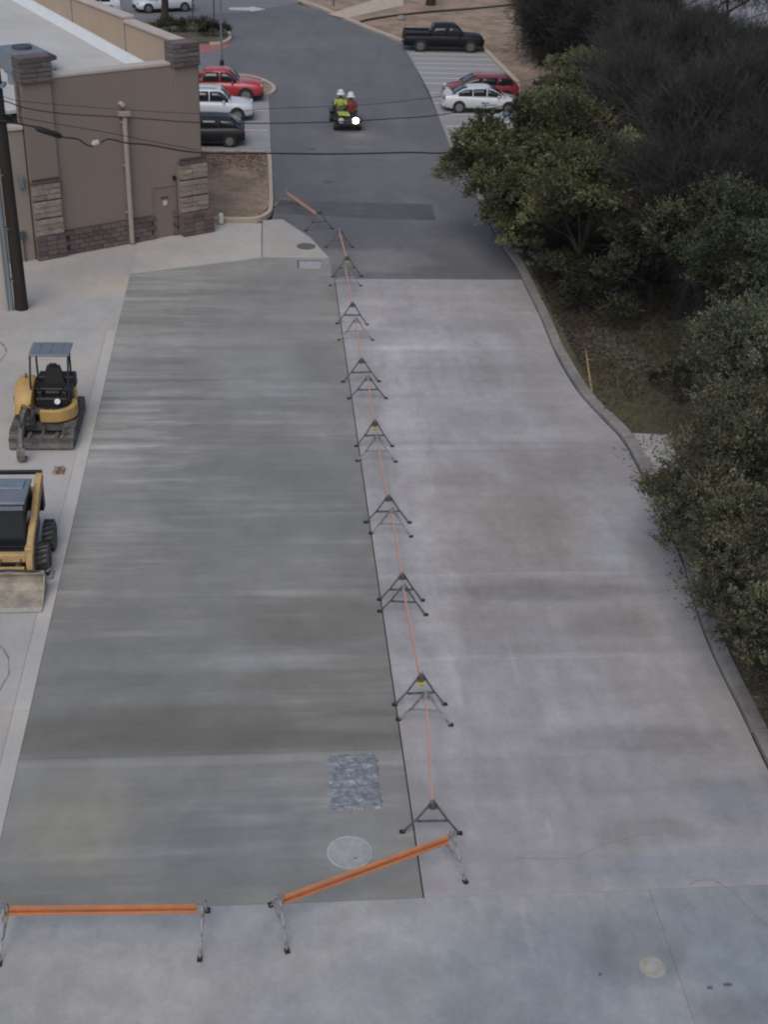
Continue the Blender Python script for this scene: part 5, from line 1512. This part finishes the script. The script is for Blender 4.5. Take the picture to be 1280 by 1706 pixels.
for (x, y, lb) in ((-6.5, 101.0, "low dark planter shrub by the slim tree trunk"), (-4.3, 101.3, "low planter shrub between the two posts"), (-3.3, 99.8, "planter shrub nearest the curved kerb")):
    leafy(lb, (x, y, .12), [(x, y, .45, .55), (x + .8, y + .2, .4, .5), (x - .8, y - .1, .4, .5)], M['leaf_under'], "shrub", "shrub", density=20, per=10, leaf=.14, r0=.05)
leafy("slim street tree in the planter, its trunk cut by the top edge", (-6.95, 103.2, .12),
      [(-7.2, 103, 7.5, 1.8), (-6.2, 104, 8.2, 1.6)], M['leaf_dark'], "street_tree", density=12, per=10, leaf=.18, r0=.26)
leafy("tree on the far brown verge with only its trunk in view", (14.3, 114.9, .1),
      [(14, 115, 8.5, 2), (15.5, 116, 9, 1.8)], M['leaf_dark'], "verge_tree", density=10, per=10, leaf=.18, r0=.34)

# grass and litter
def scatter_grass(region, n, hmin, hmax, name, m, z=.12, wide=.012):
    x = RNG.uniform(region[0], region[1], n); y = RNG.uniform(region[2], region[3], n)
    keep = np.sin(x * 1.7) * np.cos(y * 1.3) + np.sin(x * .6 + y * .8) + RNG.normal(size=n) * .7 > -.4
    ed = sorted(verge_edge, key=lambda p: p[1])
    e = np.interp(y, [p[1] for p in ed], [p[0] for p in ed])
    keep &= (x > e + .05)
    keep &= ~((x > 11.9) & (x < 13.1) & (y > 34.6) & (y < 37.2))
    x, y = x[keep], y[keep]
    n = len(x)
    h = RNG.uniform(hmin, hmax, n)
    a = RNG.uniform(0, 2 * math.pi, n)
    b0 = np.stack([x, y, np.full(n, z - .05)], 1)
    w_ = np.stack([np.cos(a), np.sin(a), np.zeros(n)], 1) * wide
    tip = b0 + np.stack([RNG.normal(size=n) * .07, RNG.normal(size=n) * .07, h + .05], 1)
    V = np.stack([b0 - w_, b0 + w_, tip], 1)
    o = fast_mesh(name, V, 3, m, None, RNG.uniform(.6, 1.4, n))
    o['kind'] = 'stuff'
    return o
o = scatter_grass((11.0, 17.5, 35, 50), 80000, .05, .15, "verge_grass", M['grass'])
tag(o, "thin grass on the shaded verge behind the kerb", "grass")
o = scatter_grass((11.0, 20, 48, 70), 30000, .05, .18, "verge_grass", M['grass'])
tag(o, "thin grass under the trees along the far kerb", "grass")

def scatter_litter(n, xf, name, label, size=.07, m='litter'):
    P_ = []
    x, y, z = xf(n)
    a = RNG.uniform(0, 2 * math.pi, n)
    s = RNG.uniform(.5, 1.3, n)[:, None] * size
    c = np.stack([x, y, z], 1)
    u = np.stack([np.cos(a), np.sin(a), RNG.normal(size=n) * .25], 1) * s
    v = np.stack([-np.sin(a), np.cos(a), RNG.normal(size=n) * .25], 1) * s * .5
    V = np.stack([c - u, c - v, c + u, c + v + np.array([0, 0, .01])], 1)
    V[:, :, 2] = np.maximum(V[:, :, 2], z[:, None] - .004)
    o = fast_mesh(name, V, 4, M[m], None, RNG.uniform(.5, 1.4, n))
    o['kind'] = 'stuff'
    tag(o, label, "leaf litter")
def f1(n):
    y = 62 - np.abs(RNG.normal(size=n)) * 0 - RNG.beta(1.6, 2.4, n) * 24; x = 11.4 + np.abs(RNG.normal(size=n)) * 3.0
    return x, y, np.full(n, .17) + RNG.uniform(0, .04, n)
scatter_litter(22000, f1, "leaf_litter", "brown fallen leaves under the oaks behind the kerb")
def f2(n):
    y = RNG.uniform(27, 36.5, n); ed = sorted(kp, key=lambda p: p[1])
    e = np.interp(y, [p[1] for p in ed], [p[0] for p in ed])
    return e - np.abs(RNG.normal(size=n)) * .22, y, np.full(n, .012)
scatter_litter(130, f2, "leaf_litter", "scattered leaves on the slab beside the drooping tree", .045)
def f3(n):
    return RNG.uniform(12.0, 13.0, n), RNG.uniform(34.7, 37, n), np.full(n, .215)
scatter_litter(120, f3, "leaf_litter", "leaves scattered on the concrete flume", .05)
def f4(n):
    x = RNG.uniform(-6, .3, n); y = 69.7 - np.abs(RNG.normal(size=n)) * (2.2 + .9 * np.sin(x * 1.3)); y = np.clip(y, 60.5, 69.7); return x, y, np.full(n, .13) + RNG.uniform(0, .05, n)
scatter_litter(5000, f4, "leaf_litter", "brown mulch of leaves on the island beside the charcoal car", .07, 'mulch')

# ------------------------------------------------------------------ small street furniture
stk = thing("fallen_stick", "pale peeled stick lying on the shaded grass near the kerb", "stick", (11.6, 42.0, .15))
MB().tube([(.28, 1.85, .04), (.12, .9, .10), (-.05, -.2, .05), (-.28, -1.7, .03)], [.015, .03, .038, .04], 7).build("stem", M['wood_pale'], stk, smooth=True)
MB().tube([(.12, .9, .10), (.22, .6, .16)], [.02, .01], 5).build("side_twig", M['wood_pale'], stk)
lg = MB().tube(densify([(7.9, 106.6, .16), (8.8, 107.6, .2), (11, 109.6, .17), (14, 111.4, .2), (17.5, 113.3, .17), (22, 116, .18)], 3), .085, 7).build("drain_pipe", M['joint'], smooth=True)
tag(lg, "long dark pipe lying across the brown verge behind the pickup", "pipe")
rk = MB()
rk.lathe([(.28, 0), (.36, .1), (.3, .28), (.12, .36)], 7, Matrix.Translation((11.2, 108.0, .1)))
tag(rk.build("boulder", M['rock']), "pale boulder on the verge behind the black pickup", "boulder")
rk = MB()
rk.lathe([(.2, 0), (.25, .08), (.2, .2), (.08, .25)], 7, Matrix.Translation((17.6, 84.4, .1)))
tag(rk.build("boulder", M['rock']), "small pale boulder just behind the red hatchback", "boulder")
def rocks(lst, lb):
    for x, y, r in lst:
        m_ = Matrix.Translation((x, y, .08)) @ Matrix.Rotation(random.uniform(0, 3), 4, 'Z') @ Matrix.Diagonal((1.5, .8, .7, 1))
        tag(MB().lathe([(r, 0), (r * 1.2, .3 * r), (r, r * .9), (r * .4, 1.2 * r)], 7, m_).build("boulder", M['rock']), lb, "boulder", "limestone boulders at the kerb end under the oak")
rocks([(11.5, 53.0, .2), (11.9, 53.6, .24), (12.3, 52.9, .18), (11.75, 54.3, .2), (12.5, 54.0, .22), (11.3, 54.6, .17)], "limestone boulder heaped at the kerb end under the oak")
br = MB().tube([(16.9, 83.0, .16), (18.0, 84.4, .22), (19.3, 86.0, .18)], [.05, .04, .015], 6).build("fallen_branch", M['wood_pale'], smooth=True)
tag(br, "pale fallen branch on the verge right of the red hatchback", "branch")
lp = thing("lamp_post", "tall thin grey lamp post before the red paving", "lamp post", (-2.42, 90.1, 0))
MB().tube([(0, 0, 0), (0, 0, 8)], [.07, .045], 8).build("post", M['hvac'], lp, smooth=True)
MB().lathe([(.14, 0), (.14, .5), (.08, .6)], 10).build("base", M['black'], lp)
MB().tube([(0, 0, 7.9), (.6, 0, 8.2), (1.3, 0, 8.25)], .035, 6).build("arm", M['hvac'], lp)
MB().box((1.5, 0, 8.22), (.6, .25, .1)).build("lamp_head", M['hvac_dk'], lp, bevel=.02)
for (x, y, h_, nm, lb) in ((-4.92, 105.4, 4.2, "sign_post", "dark post standing in the planter beside the street tree"),
                           (-3.35, 106.0, 4.4, "sign_post", "slim post at the planter's far kerb left of the white arrow"),
                           (6.17, 113.6, 3.0, "sign_post", "short sign post on the verge corner at the top edge")):
    t = thing(nm, lb, "sign post", (x, y, 0))
    MB().tube([(0, 0, 0), (0, 0, h_)], .05, 7).build("post", M['hvac_dk'], t)
    MB().box((0, -.06, h_ - .35), (.5, .03, .6)).build("sign_panel", M['hvac'], t, bevel=.01)
